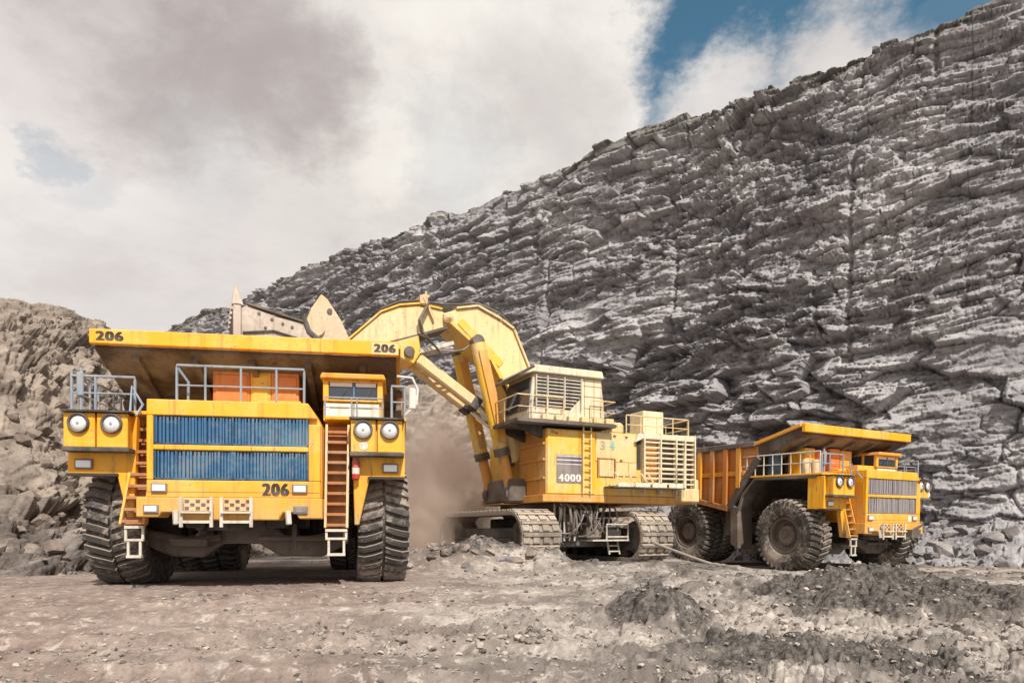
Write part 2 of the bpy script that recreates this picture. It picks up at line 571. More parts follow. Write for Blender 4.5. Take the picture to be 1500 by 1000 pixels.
def text_mesh(s, size, bold=0.0, shear=0.0, extrude=0.004, sx=1.0):
    cu = bpy.data.curves.new('lettering', 'FONT')
    cu.body = s
    cu.size = size
    cu.shear = shear
    cu.extrude = extrude
    cu.align_x = 'CENTER'
    cu.align_y = 'CENTER'
    cu.space_character = 1.08 + (0.12 if bold else 0)
    o = bpy.data.objects.new('lettering', cu)
    COL.objects.link(o)
    dg = bpy.context.evaluated_depsgraph_get()
    me = bpy.data.meshes.new_from_object(o.evaluated_get(dg))
    bpy.data.objects.remove(o)
    bpy.data.curves.remove(cu)
    me.name = 'lettering'
    me.transform(Matrix.Diagonal((sx, 1, 1, 1)))
    out = MB()
    for i, dx in enumerate((0.0,) if not bold else (-bold, -bold / 2, 0.0, bold / 2, bold)):
        out.raw([(v.co.x + dx, v.co.y, v.co.z + 0.0004 * i) for v in me.vertices], [tuple(p.vertices) for p in me.polygons])
    bpy.data.meshes.remove(me)
    return out.mesh('lettering')


# ------------------------------------------------------------------ noise in numpy
def _hash(i, j, s):
    i = i.astype(np.int64); j = j.astype(np.int64)
    h = (i * 374761393 + j * 668265263 + s * 1442695041) & 0x7fffffff
    h = ((h ^ (h >> 13)) * 1274126177) & 0x7fffffff
    h = ((h ^ (h >> 15)) * 2246822519) & 0x7fffffff
    return ((h ^ (h >> 16)) & 0xffffff).astype(np.float32) / 16777215.0


def vnoise(x, y, s=0):
    i, j = np.floor(x), np.floor(y)
    fx, fy = x - i, y - j
    fx = fx * fx * (3 - 2 * fx); fy = fy * fy * (3 - 2 * fy)
    a, b = _hash(i, j, s), _hash(i + 1, j, s)
    c, d = _hash(i, j + 1, s), _hash(i + 1, j + 1, s)
    return ((a * (1 - fx) + b * fx) * (1 - fy) + (c * (1 - fx) + d * fx) * fy) * 2 - 1


def fbm(x, y, s=0, octs=4, gain=0.5):
    r = np.zeros_like(x); a = 1.0; n = 0.0
    for k in range(octs):
        r += a * vnoise(x * 2 ** k + 17.3 * k, y * 2 ** k - 9.1 * k, s + k)
        n += a; a *= gain
    return r / n


def cells(x, y, s=0, jit=0.9):
    """nearest jittered feature point: (dx, dy, r1, r2, r3, edge)"""
    i0, j0 = np.floor(x), np.floor(y)
    best = np.full(x.shape, 1e9, np.float32); second = best.copy()
    bx = np.zeros_like(best); by = np.zeros_like(best); bi = np.zeros_like(best); bj = np.zeros_like(best)
    for di in (-1, 0, 1):
        for dj in (-1, 0, 1):
            i, j = i0 + di, j0 + dj
            px = i + 0.5 + jit * (_hash(i, j, s) - 0.5)
            py = j + 0.5 + jit * (_hash(i, j, s + 1) - 0.5)
            dx, dy = x - px, y - py
            d = dx * dx + dy * dy
            m = d < best
            second = np.where(m, best, np.minimum(second, d))
            best = np.where(m, d, best)
            bx = np.where(m, dx, bx); by = np.where(m, dy, by)
            bi = np.where(m, i, bi); bj = np.where(m, j, bj)
    return bx, by, _hash(bi, bj, s + 2), _hash(bi, bj, s + 3), _hash(bi, bj, s + 4), np.sqrt(second) - np.sqrt(best)


def grid_mesh(name, P, attrs, mat, smooth=False):
    """P: (rows, cols, 3) array"""
    nr, nc = P.shape[:2]
    me = bpy.data.meshes.new(name)
    me.vertices.add(nr * nc)
    me.vertices.foreach_set('co', P.astype(np.float32).reshape(-1))
    idx = np.arange(nr * nc, dtype=np.int32).reshape(nr, nc)
    q = np.stack([idx[:-1, :-1], idx[:-1, 1:], idx[1:, 1:], idx[1:, :-1]], -1).reshape(-1, 4)
    nf = len(q)
    me.loops.add(nf * 4)
    me.loops.foreach_set('vertex_index', q.reshape(-1))
    me.polygons.add(nf)
    me.polygons.foreach_set('loop_start', np.arange(0, nf * 4, 4, dtype=np.int32))
    me.polygons.foreach_set('loop_total', np.full(nf, 4, np.int32))
    if smooth:
        me.polygons.foreach_set('use_smooth', np.ones(nf, bool))
    me.update(calc_edges=True)
    for k, a in attrs.items():
        at = me.attributes.new(k, 'FLOAT', 'POINT')
        at.data.foreach_set('value', a.astype(np.float32).reshape(-1))
    me.materials.append(MATS[mat])
    return me


def sstep(a, b, x):
    t = np.clip((x - a) / (b - a), 0, 1)
    return t * t * (3 - 2 * t)


# ------------------------------------------------------------------ ground
TRUCK_L = ((-6.07, 14.7), 9.5)
TRUCK_R = ((15.2, 27.4), 28.7)
SHOVEL = ((1.6, 29.0), 205.0)


def seg_t(x, y, a, b):
    dx, dy = b[0] - a[0], b[1] - a[1]
    L2 = dx * dx + dy * dy
    t = ((x - a[0]) * dx + (y - a[1]) * dy) / L2
    tc = np.clip(t, 0, 1)
    qx, qy = x - (a[0] + tc * dx), y - (a[1] + tc * dy)
    return t, np.sqrt(qx * qx + qy * qy)


def calm(x, y):
    """1 where machines stand on packed ground"""
    c = np.zeros_like(x)
    for (ox, oy), a, n0, n1, hw in ((TRUCK_L[0], TRUCK_L[1], 0.5, 11, 4.2), (TRUCK_R[0], TRUCK_R[1], 0.5, 10, 4.2)):
        a = R(a)
        lx = (x - ox) * math.cos(a) + (y - oy) * math.sin(a)
        ly = -(x - ox) * math.sin(a) + (y - oy) * math.cos(a)
        m = sstep(hw + 0.8, hw - 0.4, np.abs(lx)) * sstep(n0 - 1.0, n0, ly) * sstep(n1 + 1, n1, ly)
        c = np.maximum(c, m)
    d = np.hypot(x - SHOVEL[0][0], y - SHOVEL[0][1])
    return np.maximum(c, sstep(6.0, 4.6, d))


def ground_fields(x, y, detail=True):
    x = np.asarray(x, np.float32); y = np.asarray(y, np.float32)
    cm = calm(x, y)
    xo, yo = x, y
    wx = 0.8 * fbm(xo * 0.5, yo * 0.5, 601, 3); wy = 0.7 * fbm(xo * 0.5, yo * 0.5, 611, 3)
    near = sstep(40, 12, y)
    z = 0.10 * fbm(x * 0.22, y * 0.30, 3, 3) * (1 - 0.8 * cm)
    z += -0.36 * sstep(6.8, 9.4, x) * sstep(19, 22.5, y)
    rough = sstep(-0.25, 0.35, fbm(x * 0.16 + 5, y * 0.30, 11, 3) + 0.10 * np.clip(x, -5, 5)) * (1 - 0.85 * cm)
    # ridge of loose dirt in front of the crawler
    t, d = seg_t(x, y, (-2.6, 22.3), (1.0, 22.6))
    ridge = 1.12 * np.exp(-(d / 1.0) ** 2) * (0.85 + 0.5 * fbm(x * 0.9, y * 0.9, 21, 3))
    t2, d2 = seg_t(x, y, (2.4, 21.2), (5.5, 20.6))
    ridge += 0.30 * np.exp(-(d2 / 0.8) ** 2) * (0.8 + 0.5 * fbm(x * 0.9, y * 0.9, 22, 3))
    # single heap of dark dirt
    hd = np.hypot((x + 0.35 * wx - 1.95) * 1.0, (y + 0.35 * wy - 9.6) * 0.62)
    heap = 0.60 * np.clip(1 - hd / 0.85, 0, 1)
    # long dark bank to the right
    t3, d3 = seg_t(x + wx, y + wy, (5.0, 11.3), (9.8, 9.8))
    bank = 0.58 * np.exp(-(d3 / 1.5) ** 2) * (0.85 + 0.6 * fbm(x * 0.7, y * 0.8, 31, 3))
    t4, d4 = seg_t(x + 0.6 * wx, y + 0.6 * wy, (2.5, 6.9), (3.9, 6.2))
    bank += 0.09 * np.exp(-(d4 / 0.55) ** 2)
    t5, d5 = seg_t(x + 1.3 * wx, y + 1.3 * wy, (3.6, 15.6), (8.2, 14.0))
    bank2 = 0.22 * np.exp(-(d5 / 1.3) ** 2) * (0.9 + 0.6 * fbm(x * 0.8, y * 0.8, 33, 3))
    z = z + ridge + heap + bank + bank2
    loose = np.clip(0.15 + rough * 0.95 + 2.0 * ridge + 1.2 * heap + 2.0 * bank + 2.2 * bank2, 0, 1.25)
    dark = np.clip(1.5 * np.clip(heap / 0.25, 0, 1) * 0.8 + 3.0 * bank + 0.5 * np.exp(-(d2 / 0.8) ** 2)
                   + 0.5 * np.exp(-(d4 / 0.6) ** 2) + 1.3 * bank2 + 0.75 * ridge, 0, 1.0)
    dark = np.clip(dark + 0.45 * sstep(0.0, 0.45, fbm(x * 0.35 + 9, y * 0.7 - 4, 41, 4)) * sstep(-3, 3, x), 0, 1.1)
    pink = sstep(1.5, -4.0, x + 1.5 * fbm(x * 0.3, y * 0.6, 51, 3)) * sstep(30, 16, y)
    cell = np.zeros_like(x)
    if detail:
        bx, by, r1, r2, r3, e = cells(x / 0.42, y / 0.42, 61)
        z = z + loose * near * 0.14 * ((r1 - 0.3) + 0.9 * (r2 - 0.5) * bx + 0.9 * (r3 - 0.5) * by) * sstep(0.0, 0.22, e)
        cell = r1 * loose
        bx, by, r1, r2, r3, e = cells(x / 0.15, y / 0.15, 71)
        nn = sstep(24, 9, y)
        z = z + (0.22 + loose) * nn * 0.058 * ((r1 - 0.3) + 0.9 * (r2 - 0.5) * bx + 0.9 * (r3 - 0.5) * by) * sstep(0.0, 0.25, e)
        bx, by, r1, r2, r3, e = cells(x / 0.065, y / 0.065, 75)
        z = z + (0.15 + loose) * sstep(15, 7, y) * 0.032 * ((r1 - 0.3) + 0.9 * (r2 - 0.5) * bx + 0.9 * (r3 - 0.5) * by) * sstep(0.0, 0.3, e)
        z = z + 0.020 * fbm(x * 5, y * 5, 81, 3) * nn
        # wheel ruts sweeping across the left half
        w = y + 0.10 * x + 0.35 * fbm(x * 0.25, y * 0.5, 91, 2)
        z = z + 0.030 * np.sin(w * 5.2) * sstep(2.0, -2.5, x) * sstep(16, 12, y) + 0.016 * fbm(x * 0.9, w * 7, 95, 3) * sstep(3, -1, x) * sstep(16, 11, y)
        for rr in (24.3, 21.6, 19.4, 17.9):
            dd = np.hypot(x + 4.0, y + 12.0) - rr + 0.25 * fbm(x * 0.2, y * 0.2, 701 + int(rr), 2)
            aa = np.arctan2(x + 4.0, y + 12.0) * rr
            ins = sstep(0.46, 0.36, np.abs(dd)) * sstep(5.5, 3.0, x) * sstep(19, 15, y)
            brm = np.exp(-((np.abs(dd) - 0.52) / 0.10) ** 2) * sstep(5.5, 3.0, x) * sstep(19, 15, y)
            lug = sstep(-0.2, 0.5, np.sin(2 * math.pi * (aa + 0.4 * np.abs(dd)) / 0.27))
            z = z - ins * (0.045 + 0.022 * lug) + 0.045 * brm * (0.6 + 0.8 * vnoise(x * 4, y * 4, 709))
        # tyre prints pressed into the soil
        for (a, b, wd, per) in (((0.2, 6.65), (1.7, 7.35), 0.42, 0.19), ((-3.4, 9.0), (-1.4, 9.25), 0.26, 0.17), ((0.3, 8.4), (-1.4, 11.6), 0.35, 0.17)):
            L = math.hypot(b[0] - a[0], b[1] - a[1])
            ux, uy = (b[0] - a[0]) / L, (b[1] - a[1]) / L
            s = (x - a[0]) * ux + (y - a[1]) * uy
            q = -(x - a[0]) * uy + (y - a[1]) * ux
            m = sstep(wd, wd - 0.05, np.abs(q)) * sstep(0, 0.2, s) * sstep(L, L - 0.2, s)
            wave = np.sin(2 * math.pi * (s + 0.35 * np.abs(q)) / per)
            cut = sstep(0.0, 0.5, wave) * sstep(0.03, 0.07, np.abs(q))
            z = z - m * (0.015 + 0.085 * cut * (0.5 + 0.5 * vnoise(x * 3, y * 3, 99)))
    return z, dark, pink, cell


def gz(x, y):
    return float(ground_fields(np.array([x]), np.array([y]), True)[0][0])


def build_ground():
    ks = np.linspace(-1.15, 1.15, 1000)
    ys = np.concatenate([np.linspace(1260, 960, 120), np.linspace(959, 800, 310), np.linspace(799.6, 778, 50)])
    d = 1300.0 / (ys - 775.0)
    Y = np.repeat(d[:, None], len(ks), 1)
    X = Y * ks[None, :]
    z, dark, pink, cell = ground_fields(X, Y)
    P = np.stack([X, Y, z], -1)
    me = grid_mesh('ground', P, {'dark': dark, 'pink': pink, 'cell': cell}, 'ground_soil', smooth=False)
    tag(put('ground', me), kind='structure')
    far = MB()
    far.raw([(-900, -900, -0.75), (900, -900, -0.75), (900, 900, -0.75), (-900, 900, -0.75)], [(0, 1, 2, 3)])
    tag(put('terrain', far, 'ground_soil'), kind='structure')


build_ground()

# ------------------------------------------------------------------ the rock face
CL_B = np.array([24.75, 33.0]); CL_D = np.array([-0.775, 0.632]); CL_N = np.array([-0.632, -0.775])
ROCKS = {}


def build_cliff():
    px = np.concatenate([np.linspace(2300, 1620, 70), np.linspace(1619, 110, 1130)])
    k = (px - 750) / 1000
    u = (CL_B[0] - k * CL_B[1]) / (-CL_D[0] + k * CL_D[1])
    nv, ns, ntop = 430, 40, 26
    H = 31.2 + 1.3 * fbm(u * 0.05, u * 0 + 3.3, 201, 3) + 0.8 * fbm(u * 0.33, u * 0 + 1.3, 203, 5) + 0.5 * (_hash(np.floor(u / 2.7 + 0.4 * fbm(u * 0.3, u * 0, 205, 2)), u * 0, 207) - 0.5)
    vf = np.linspace(0, 1, nv)
    U = np.repeat(u[None, :], nv, 0)
    V = vf[:, None] * H[None, :]
    # bedding: rises gently to the right, wavy
    W = V + 0.04 * U + 1.9 * fbm(U * 0.045, V * 0.06, 211, 2) + 0.30 * fbm(U * 0.2, V * 0.24, 213, 2)
    amp = 0.75 + 0.5 * fbm(U * 0.06, V * 0.10, 215, 2)
    disp = 1.3 * fbm(U * 0.055, V * 0.03, 221, 3) + 0.6 * fbm(U * 0.16, V * 0.06, 223, 3)
    cellc = np.zeros_like(U)
    ridge_soft = np.zeros_like(U)
    for (su, sv, a, seed, cw) in ((6.0, 3.0, 1.0, 231, 0.30), (3.3, 1.15, 0.95, 241, 0.30), (1.9, 0.58, 0.52, 251, 0.28), (1.5, 0.20, 0.22, 257, 0.0), (0.9, 0.27, 0.22, 261, 0.2), (0.4, 0.13, 0.09, 267, 0.0)):
        shear = 0.35 * fbm(U * 0.1, V * 0.1, seed + 9, 2)
        bx, by, r1, r2, r3, e = cells((U + 0.8 * W * shear + 0.12 * fbm(U * 0.8, V * 0.8, seed + 5, 2)) / su, W / sv + 0.07 * fbm(U / su * 2, W / sv * 2, seed + 7, 2), seed)
        # slabs lean back, so that each is undercut by the one below
        pa = amp * (0.35 + 1.1 * sstep(-0.45, 0.45, fbm(U / su * 0.22, W / sv * 0.16, seed + 15, 2)))
        crk = 0.85 + 0.15 * sstep(0.0, 0.10, e)
        disp += crk * pa * a * ((r1 - 0.42) * (0.7 if su > 5 else 1.15) - (0.9 if su > 5 else 1.5) * (r2 - (0.5 if su > 5 else 0.22)) * by + (r3 - 0.5) * 1.7 * bx)
        cellc += cw * r1
        if 1.0 < su < 4:
            disp -= 0.42 * a * np.exp(-(e / 0.055) ** 2) * sstep(-0.1, 0.3, fbm(U * 0.2, V * 0.3, seed + 21, 2))
    cr = sstep(0.05, 0.4, fbm(U * 0.09 + 3, V * 0.12, 273, 3))
    bx, by, r1, r2, r3, e = cells(U / 0.95, V / 0.7, 275)
    disp += 0.38 * cr * ((r1 - 0.5) + 1.3 * (r2 - 0.5) * bx - 1.2 * (r3 - 0.3) * by)
    bx, by, r1, r2, r3, e = cells(U / 0.42, V / 0.3, 277)
    disp += 0.16 * cr * ((r1 - 0.5) + 1.3 * (r2 - 0.5) * bx - 1.2 * (r3 - 0.3) * by)
    disp += 0.05 * fbm(U * 1.6, W * 3.5, 271, 4)
    # half-barrels of blast holes and clefts running down the face
    rng = np.random.RandomState(5)
    for uc in np.cumsum(rng.uniform(3.2, 6.8, 26)) - 6:
        wob = 0.15 * vnoise(V * 0.25, V * 0 + uc, 281)
        g = np.exp(-((U - uc - wob) / 0.13) ** 2)
        on = sstep(-0.1, 0.25, vnoise(V * 0.22 + uc, V * 0 + uc * 3.1, 283))
        disp -= 0.38 * g * on
    # overburden near the crest: softer, browner
    soil = 0.8 * sstep(1.8, 3.2, V - H[None, :] + 3.2 + 1.6 * fbm(U * 0.12, V * 0.2, 291, 3))
    disp = disp * (1 - 0.5 * soil) + soil * (0.35 * fbm(U * 0.9, V * 1.2, 293, 4) - 0.10 * (V - H[None, :] + 3.6))
    out = disp - V * 0.155
    base = CL_B[None, None, :] + U[..., None] * CL_D + out[..., None] * CL_N
    face = np.dstack([base, V])
    # scree at the foot
    ts = np.linspace(0, 1, ns, endpoint=False)
    Us = np.repeat(u[None, :], ns, 0)
    T = np.repeat(ts[:, None], len(u), 1)
    hs = 2.3 + 0.8 * fbm(Us * 0.15, Us * 0 + 7, 301, 3)
    o0 = 5.2 + 0.9 * fbm(Us * 0.3, Us * 0 + 2, 303, 3)
    bot = out[:1, :]
    s_out = o0 * (1 - T) + (bot + 0.25) * T
    s_z = -0.75 + (hs * 0.75 + 0.75) * T ** 0.9
    bx, by, r1, r2, r3, e = cells(Us / 0.8, T * 5.2 / 0.8, 311)
    rk = 0.45 * ((r1 - 0.4) + (r2 - 0.5) * bx + (r3 - 0.5) * by) * sstep(0, 0.15, e) * sstep(0, 0.1, T) * sstep(1, 0.9, T)
    bx, by, q1, r2, r3, e = cells(Us / 0.33, T * 5.2 / 0.33, 313)
    rk += 0.18 * ((q1 - 0.4) + (r2 - 0.5) * bx + (r3 - 0.5) * by) * sstep(0, 0.1, T) * sstep(1, 0.9, T)
    s_b = CL_B + Us[..., None] * CL_D + (s_out + 0.6 * rk)[..., None] * CL_N
    scree = np.dstack([s_b, s_z + 0.8 * rk])
    k0 = int(nv * 0.045)
    # crest rolling back to the plateau
    tt = np.linspace(0, 1, ntop + 1)[1:]
    top = []
    for t in tt:
        back = out[-1, :] - t ** 1.4 * 30
        zz = V[-1, :] + 0.5 * math.sin(t * 2) + 0.5 * fbm(u * 0.3, u * 0 + t * 9, 321, 3) * min(1, t * 4)
        top.append(np.dstack([CL_B + u[:, None] * CL_D + back[:, None] * CL_N, zz])[0] if False else
                   np.concatenate([CL_B + u[:, None] * CL_D + back[:, None] * CL_N, zz[:, None]], 1))
    top = np.stack(top)
    P = np.concatenate([scree, face[k0:], top], 0)
    cl = np.concatenate([0.5 * r1 + 0.4 * q1, cellc[k0:], np.repeat(cellc[-1:], ntop, 0)], 0)
    so = np.concatenate([np.zeros_like(T), soil[k0:], np.ones((ntop, len(u)))], 0)
    me = grid_mesh('cliff', P, {'cell': cl, 'soil': so}, 'cliff_rock', smooth=False)
    tag(put('cliff', me), kind='structure')
    ROCKS['scree'] = scree
    ROCKS['scree_px'] = px


build_cliff()


def build_mound():
    B = np.array([(-60, 4), (-40, 9), (-24, 14.6), (-14.0, 18.2), (-13.0, 23), (-13.4, 27), (-11.6, 32), (-6, 36), (0, 38.8), (6, 41), (10, 47)], float)
    C = np.array([(-62, 16), (-44, 21), (-30, 23.5), (-22.5, 27), (-21.2, 30.2), (-20.3, 34), (-17, 39), (-9, 44), (-1.5, 47), (5, 49), (11, 53)], float)
    Z = np.array([13, 12.5, 11.5, 10.7, 11.3, 11.5, 9.6, 10.6, 11.2, 10, 7], float)
    n0 = len(B)
    s = np.concatenate([np.linspace(0, 1.9, 60), np.linspace(1.91, n0 - 1, 740)])

    def interp(A):
        i = np.clip(np.floor(s).astype(int), 0, n0 - 2); f = (s - i)
        p0, p1, p2, p3 = A[np.maximum(i - 1, 0)], A[i], A[i + 1], A[np.minimum(i + 2, n0 - 1)]
        if A.ndim == 2:
            f = f[:, None]
        return 0.5 * (2 * p1 + (p2 - p0) * f + (2 * p0 - 5 * p1 + 4 * p2 - p3) * f ** 2 + (3 * p1 - p0 - 3 * p2 + p3) * f ** 3)
    b, c, z = interp(B), interp(C), interp(Z)
    arc = np.concatenate([[0], np.cumsum(np.hypot(*np.diff((b + c) / 2, axis=0).T))])
    nt, nb = 280, 24
    t = np.linspace(0, 1, nt)
    T = np.repeat(t[:, None], len(s), 1)
    A = np.repeat(arc[None, :], nt, 0)
    wig = 0.10 * fbm(A * 0.12, T * 2, 401, 3)
    tt = np.clip(T + wig * np.sin(T * math.pi), 0, 1)
    # foot flatter, middle steep, rounded crest
    prof = tt ** 1.15 * (1 - 0.10 * np.sin(tt * math.pi * 2))
    zz = -0.5 + (z[None, :] + 0.5) * prof
    XY = b[None] * (1 - T)[..., None] + c[None] * T[..., None]
    P = np.dstack([XY, zz])
    du = np.gradient(P, axis=1); dv = np.gradient(P, axis=0)
    n = np.cross(du, dv); n /= np.linalg.norm(n, axis=2, keepdims=True) + 1e-9
    n *= np.sign(n[..., 2:3])
    L = 13.0
    V = T * L
    disp = 0.6 * fbm(A * 0.16, V * 0.20, 411, 4)
    band = sstep(-0.35, 0.35, fbm(A * 0.10, V * 0.22, 415, 3) + 0.25 - 0.9 * (np.abs(T - 0.45) < 0.12))
    cl = np.zeros_like(A)
    for (sz, a, seed) in ((2.3, 0.42, 421), (0.95, 0.40, 431), (0.45, 0.25, 441), (0.2, 0.11, 451)):
        bx, by, r1, r2, r3, e = cells((A + 0.3 * fbm(A, V, seed + 6, 2)) / sz, V / (sz * 0.75), seed)
        disp += (0.25 + 0.75 * band) * a * ((r1 - 0.45) + 1.3 * (r2 - 0.5) * bx - (0.1 + 0.9 * r3) * by)
        cl += 0.28 * r1
    disp += 0.10 * fbm(A * 2.2, V * 2.2, 461, 3)
    disp *= sstep(0, 0.04, T) * (1 - 0.75 * sstep(0.74, 1.0, T))
    P = P + n * disp[..., None]
    # lower part greyer, upper part brown
    grey = sstep(0.30, 0.10, T + 0.12 * fbm(A * 0.2, V * 0.3, 471, 3)) * sstep(60, 20, A * 0 + P[..., 1])
    back = []
    for q in np.linspace(0, 1, nb + 1)[1:]:
        o = (c - b); o = o / np.linalg.norm(o, axis=1, keepdims=True)
        zb = P[-1, :, 2] - 1.2 * q - 3.0 * q * q + 0.3 * fbm(arc * 0.5, arc * 0 + q * 8, 481, 3)
        back.append(np.concatenate([P[-1, :, :2] + o * (q * 9.0), zb[:, None]], 1))
    PP = np.concatenate([P, np.stack(back)], 0)
    cl = np.concatenate([cl, np.repeat(cl[-1:], nb, 0)], 0)
    gg = np.concatenate([grey, np.repeat(grey[-1:], nb, 0)], 0)
    me = grid_mesh('rubble_slope', PP, {'cell': cl, 'soil': gg}, 'mound_rock', smooth=False)
    tag(put('rubble_slope', me), kind='structure')
    ROCKS['mound'] = P


build_mound()


# ------------------------------------------------------------------ loose rock
def rock_meshes(n, seed, mat, flat=0.62):
    out = []
    rnd = random.Random(seed)
    for k in range(n):
        bm = bmesh.new()
        for i in range(15):
            v = Vector((rnd.gauss(0, 1), rnd.gauss(0, 1), rnd.gauss(0, 1))).normalized() * rnd.uniform(0.8, 1.0)
            bm.verts.new((v.x * 0.5, v.y * 0.5 * rnd.uniform(0.65, 0.95), v.z * 0.5 * flat))
        r = bmesh.ops.convex_hull(bm, input=bm.verts)
        bmesh.ops.delete(bm, geom=[e for e in r['geom_interior'] if isinstance(e, bmesh.types.BMVert)], context='VERTS')
        me = bpy.data.meshes.new('boulder')
        bm.to_mesh(me)
        bm.free()
        me.materials.append(MATS[mat])
        out.append(me)
    return out


def scatter_boulders():
    rnd = random.Random(77)
    grey = rock_meshes(12, 1, 'boulder_grey')
    tan = rock_meshes(12, 2, 'boulder_tan')

    def stone(me, p, size, label, group, sq=None):
        o = put('boulder', me, loc=(p[0], p[1], p[2] + size * 0.10),
                rot=(rnd.uniform(-0.5, 0.5), rnd.uniform(-0.5, 0.5), rnd.uniform(0, 6.28)))
        o.scale = sq or (size * rnd.uniform(0.85, 1.25), size * rnd.uniform(0.8, 1.1), size * rnd.uniform(0.7, 1.1))
        tag(o, label, 'boulder', group)
        return o

    # foot of the cliff, right of the far truck
    S, px = ROCKS['scree'], ROCKS['scree_px']
    cols = [i for i in range(len(px)) if 1330 < px[i] < 1535]
    for i in range(88):
        c = rnd.choice(cols); r = int(rnd.uniform(0.12, 0.98) ** 1.0 * (S.shape[0] - 1))
        size = 0.28 + 0.85 * rnd.random() ** 2.6
        stone(rnd.choice(grey), S[r, c], size, 'angular grey rock in the rubble between the far truck and the cliff',
              'rocks at the foot of the cliff')
    cols = [i for i in range(len(px)) if 1370 < px[i] < 1500]
    big = [(1392, 0.42, 1.75, 'large flat grey slab of rock lying in the rubble just right of the far truck'),
           (1462, 0.55, 1.45, 'large angular grey boulder in the rubble near the right edge, below the cliff')]
    for x, f, size, lab in big:
        c = int(np.argmin(np.abs(px - x)))
        stone(grey[3], S[int(f * S.shape[0]), c], size, lab, None, (size, size * 0.8, size * 0.8))
    # slope on the left
    P = ROCKS['mound']
    pxm = 750 + 1000 * P[..., 0] / np.maximum(P[..., 1], 1)
    pym = 775 - 1000 * (P[..., 2] - CAM_H) / np.maximum(P[..., 1], 1)
    ok = np.argwhere((pxm > -30) & (pxm < 150) & (pym > 600) & (pym < 850) & (P[..., 1] < 30))
    for i in range(70):
        r, c = ok[rnd.randrange(len(ok))]
        size = 0.24 + 0.85 * rnd.random() ** 2.0
        stone(rnd.choice(tan), P[r, c], size, 'rough brown-grey rock on the slope left of the numbered truck', 'rocks on the left slope')
    ok = np.argwhere((pxm > -30) & (pxm < 150) & (pym > 455) & (pym < 600) & (P[..., 1] < 36))
    for i in range(24):
        r, c = ok[rnd.randrange(len(ok))]
        size = 0.22 + 0.55 * rnd.random() ** 2.2
        stone(rnd.choice(tan), P[r, c], size, 'rough tan rock high on the slope left of the numbered truck', 'rocks high on the left slope')
    # ridge in front of the crawler
    for i in range(62):
        x, y = rnd.uniform(-3.4, 2.0), rnd.gauss(22.0, 0.65)
        size = 0.16 + 0.5 * rnd.random() ** 2.0
        stone(rnd.choice(tan if rnd.random() < 0.6 else grey), (x, y, gz(x, y) - 0.02), size,
              'lump of rock on the dirt ridge in front of the shovel tracks', 'rocks on the dirt ridge')
    # open ground on the right
    for i in range(36):
        x, y = rnd.uniform(1.0, 13.5), rnd.uniform(8.5, 21)
        if x / y > 0.8:
            continue
        size = 0.07 + 0.22 * rnd.random() ** 2.5
        stone(rnd.choice(grey), (x, y, gz(x, y) - 0.02), size,
              'small loose rock on the churned ground in the right half of the foreground', 'loose rocks on the open ground')
    x, y = 4.95, 7.95
    stone(grey[5], (x, y, gz(x, y)), 0.30, 'flat pale rock lying alone by the dark bank in the right foreground', None, (0.42, 0.26, 0.2))


scatter_boulders()


def build_pebbles():
    """crumbled stone too small and too many to count"""
    rng = np.random.RandomState(9)
    base = rock_meshes(5, 31, 'boulder_tan', 0.7)
    V, Fc, shade = [], [], []
    off = 0
    N = 21000
    yy = 1300.0 / (rng.uniform(806, 1040, N) - 775.0)
    xx = yy * rng.uniform(-0.85, 0.85, N)
    patch = fbm(xx.astype(np.float32) * 0.5, yy.astype(np.float32) * 0.8, 501, 3) + 0.09 * np.clip(xx, -5, 4) + 0.8 * np.exp(-((yy - 22.3) / 1.1) ** 2) * (np.abs(xx + 0.8) < 2.8)
    keep = patch > rng.uniform(-0.55, 0.25, N)
    keep &= calm(xx, yy) < 0.4
    xx, yy, patch = xx[keep], yy[keep], patch[keep]
    zz = ground_fields(xx, yy)[0]
    tris = []
    for me in base:
        co = np.array([v.co[:] for v in me.vertices]); f = np.array([p.vertices[:] for p in me.polygons])
        tris.append((co, f))
    for i in range(len(xx)):
        co, f = tris[i % 5]
        s = (0.008 + (0.04 + 0.04 * max(0.0, patch[i])) * rng.rand() ** 4) * (0.55 + 0.06 * yy[i])
        a = rng.rand() * 6.28
        rot = np.array([[math.cos(a), -math.sin(a), 0], [math.sin(a), math.cos(a), 0], [0, 0, 1]])
        V.append((co * (1, rng.uniform(0.7, 1.1), rng.uniform(0.7, 1.2))) @ rot.T * s * 2 + (xx[i], yy[i], zz[i] + s * 0.25))
        Fc.append(f + off)
        shade.append(np.full(len(co), rng.rand()))
        off += len(co)
    V = np.concatenate(V); Fc = np.concatenate(Fc)
    me = bpy.data.meshes.new('gravel')
    me.from_pydata(V.tolist(), [], Fc.tolist())
    me.materials.append(MATS['gravel_stone'])
    at = me.attributes.new('cell', 'FLOAT', 'POINT')
    at.data.foreach_set('value', np.concatenate(shade).astype(np.float32))
    tag(put('gravel', me), 'small crumbled stones strewn over the beige ground in the foreground', 'gravel', kind='stuff')


build_pebbles()


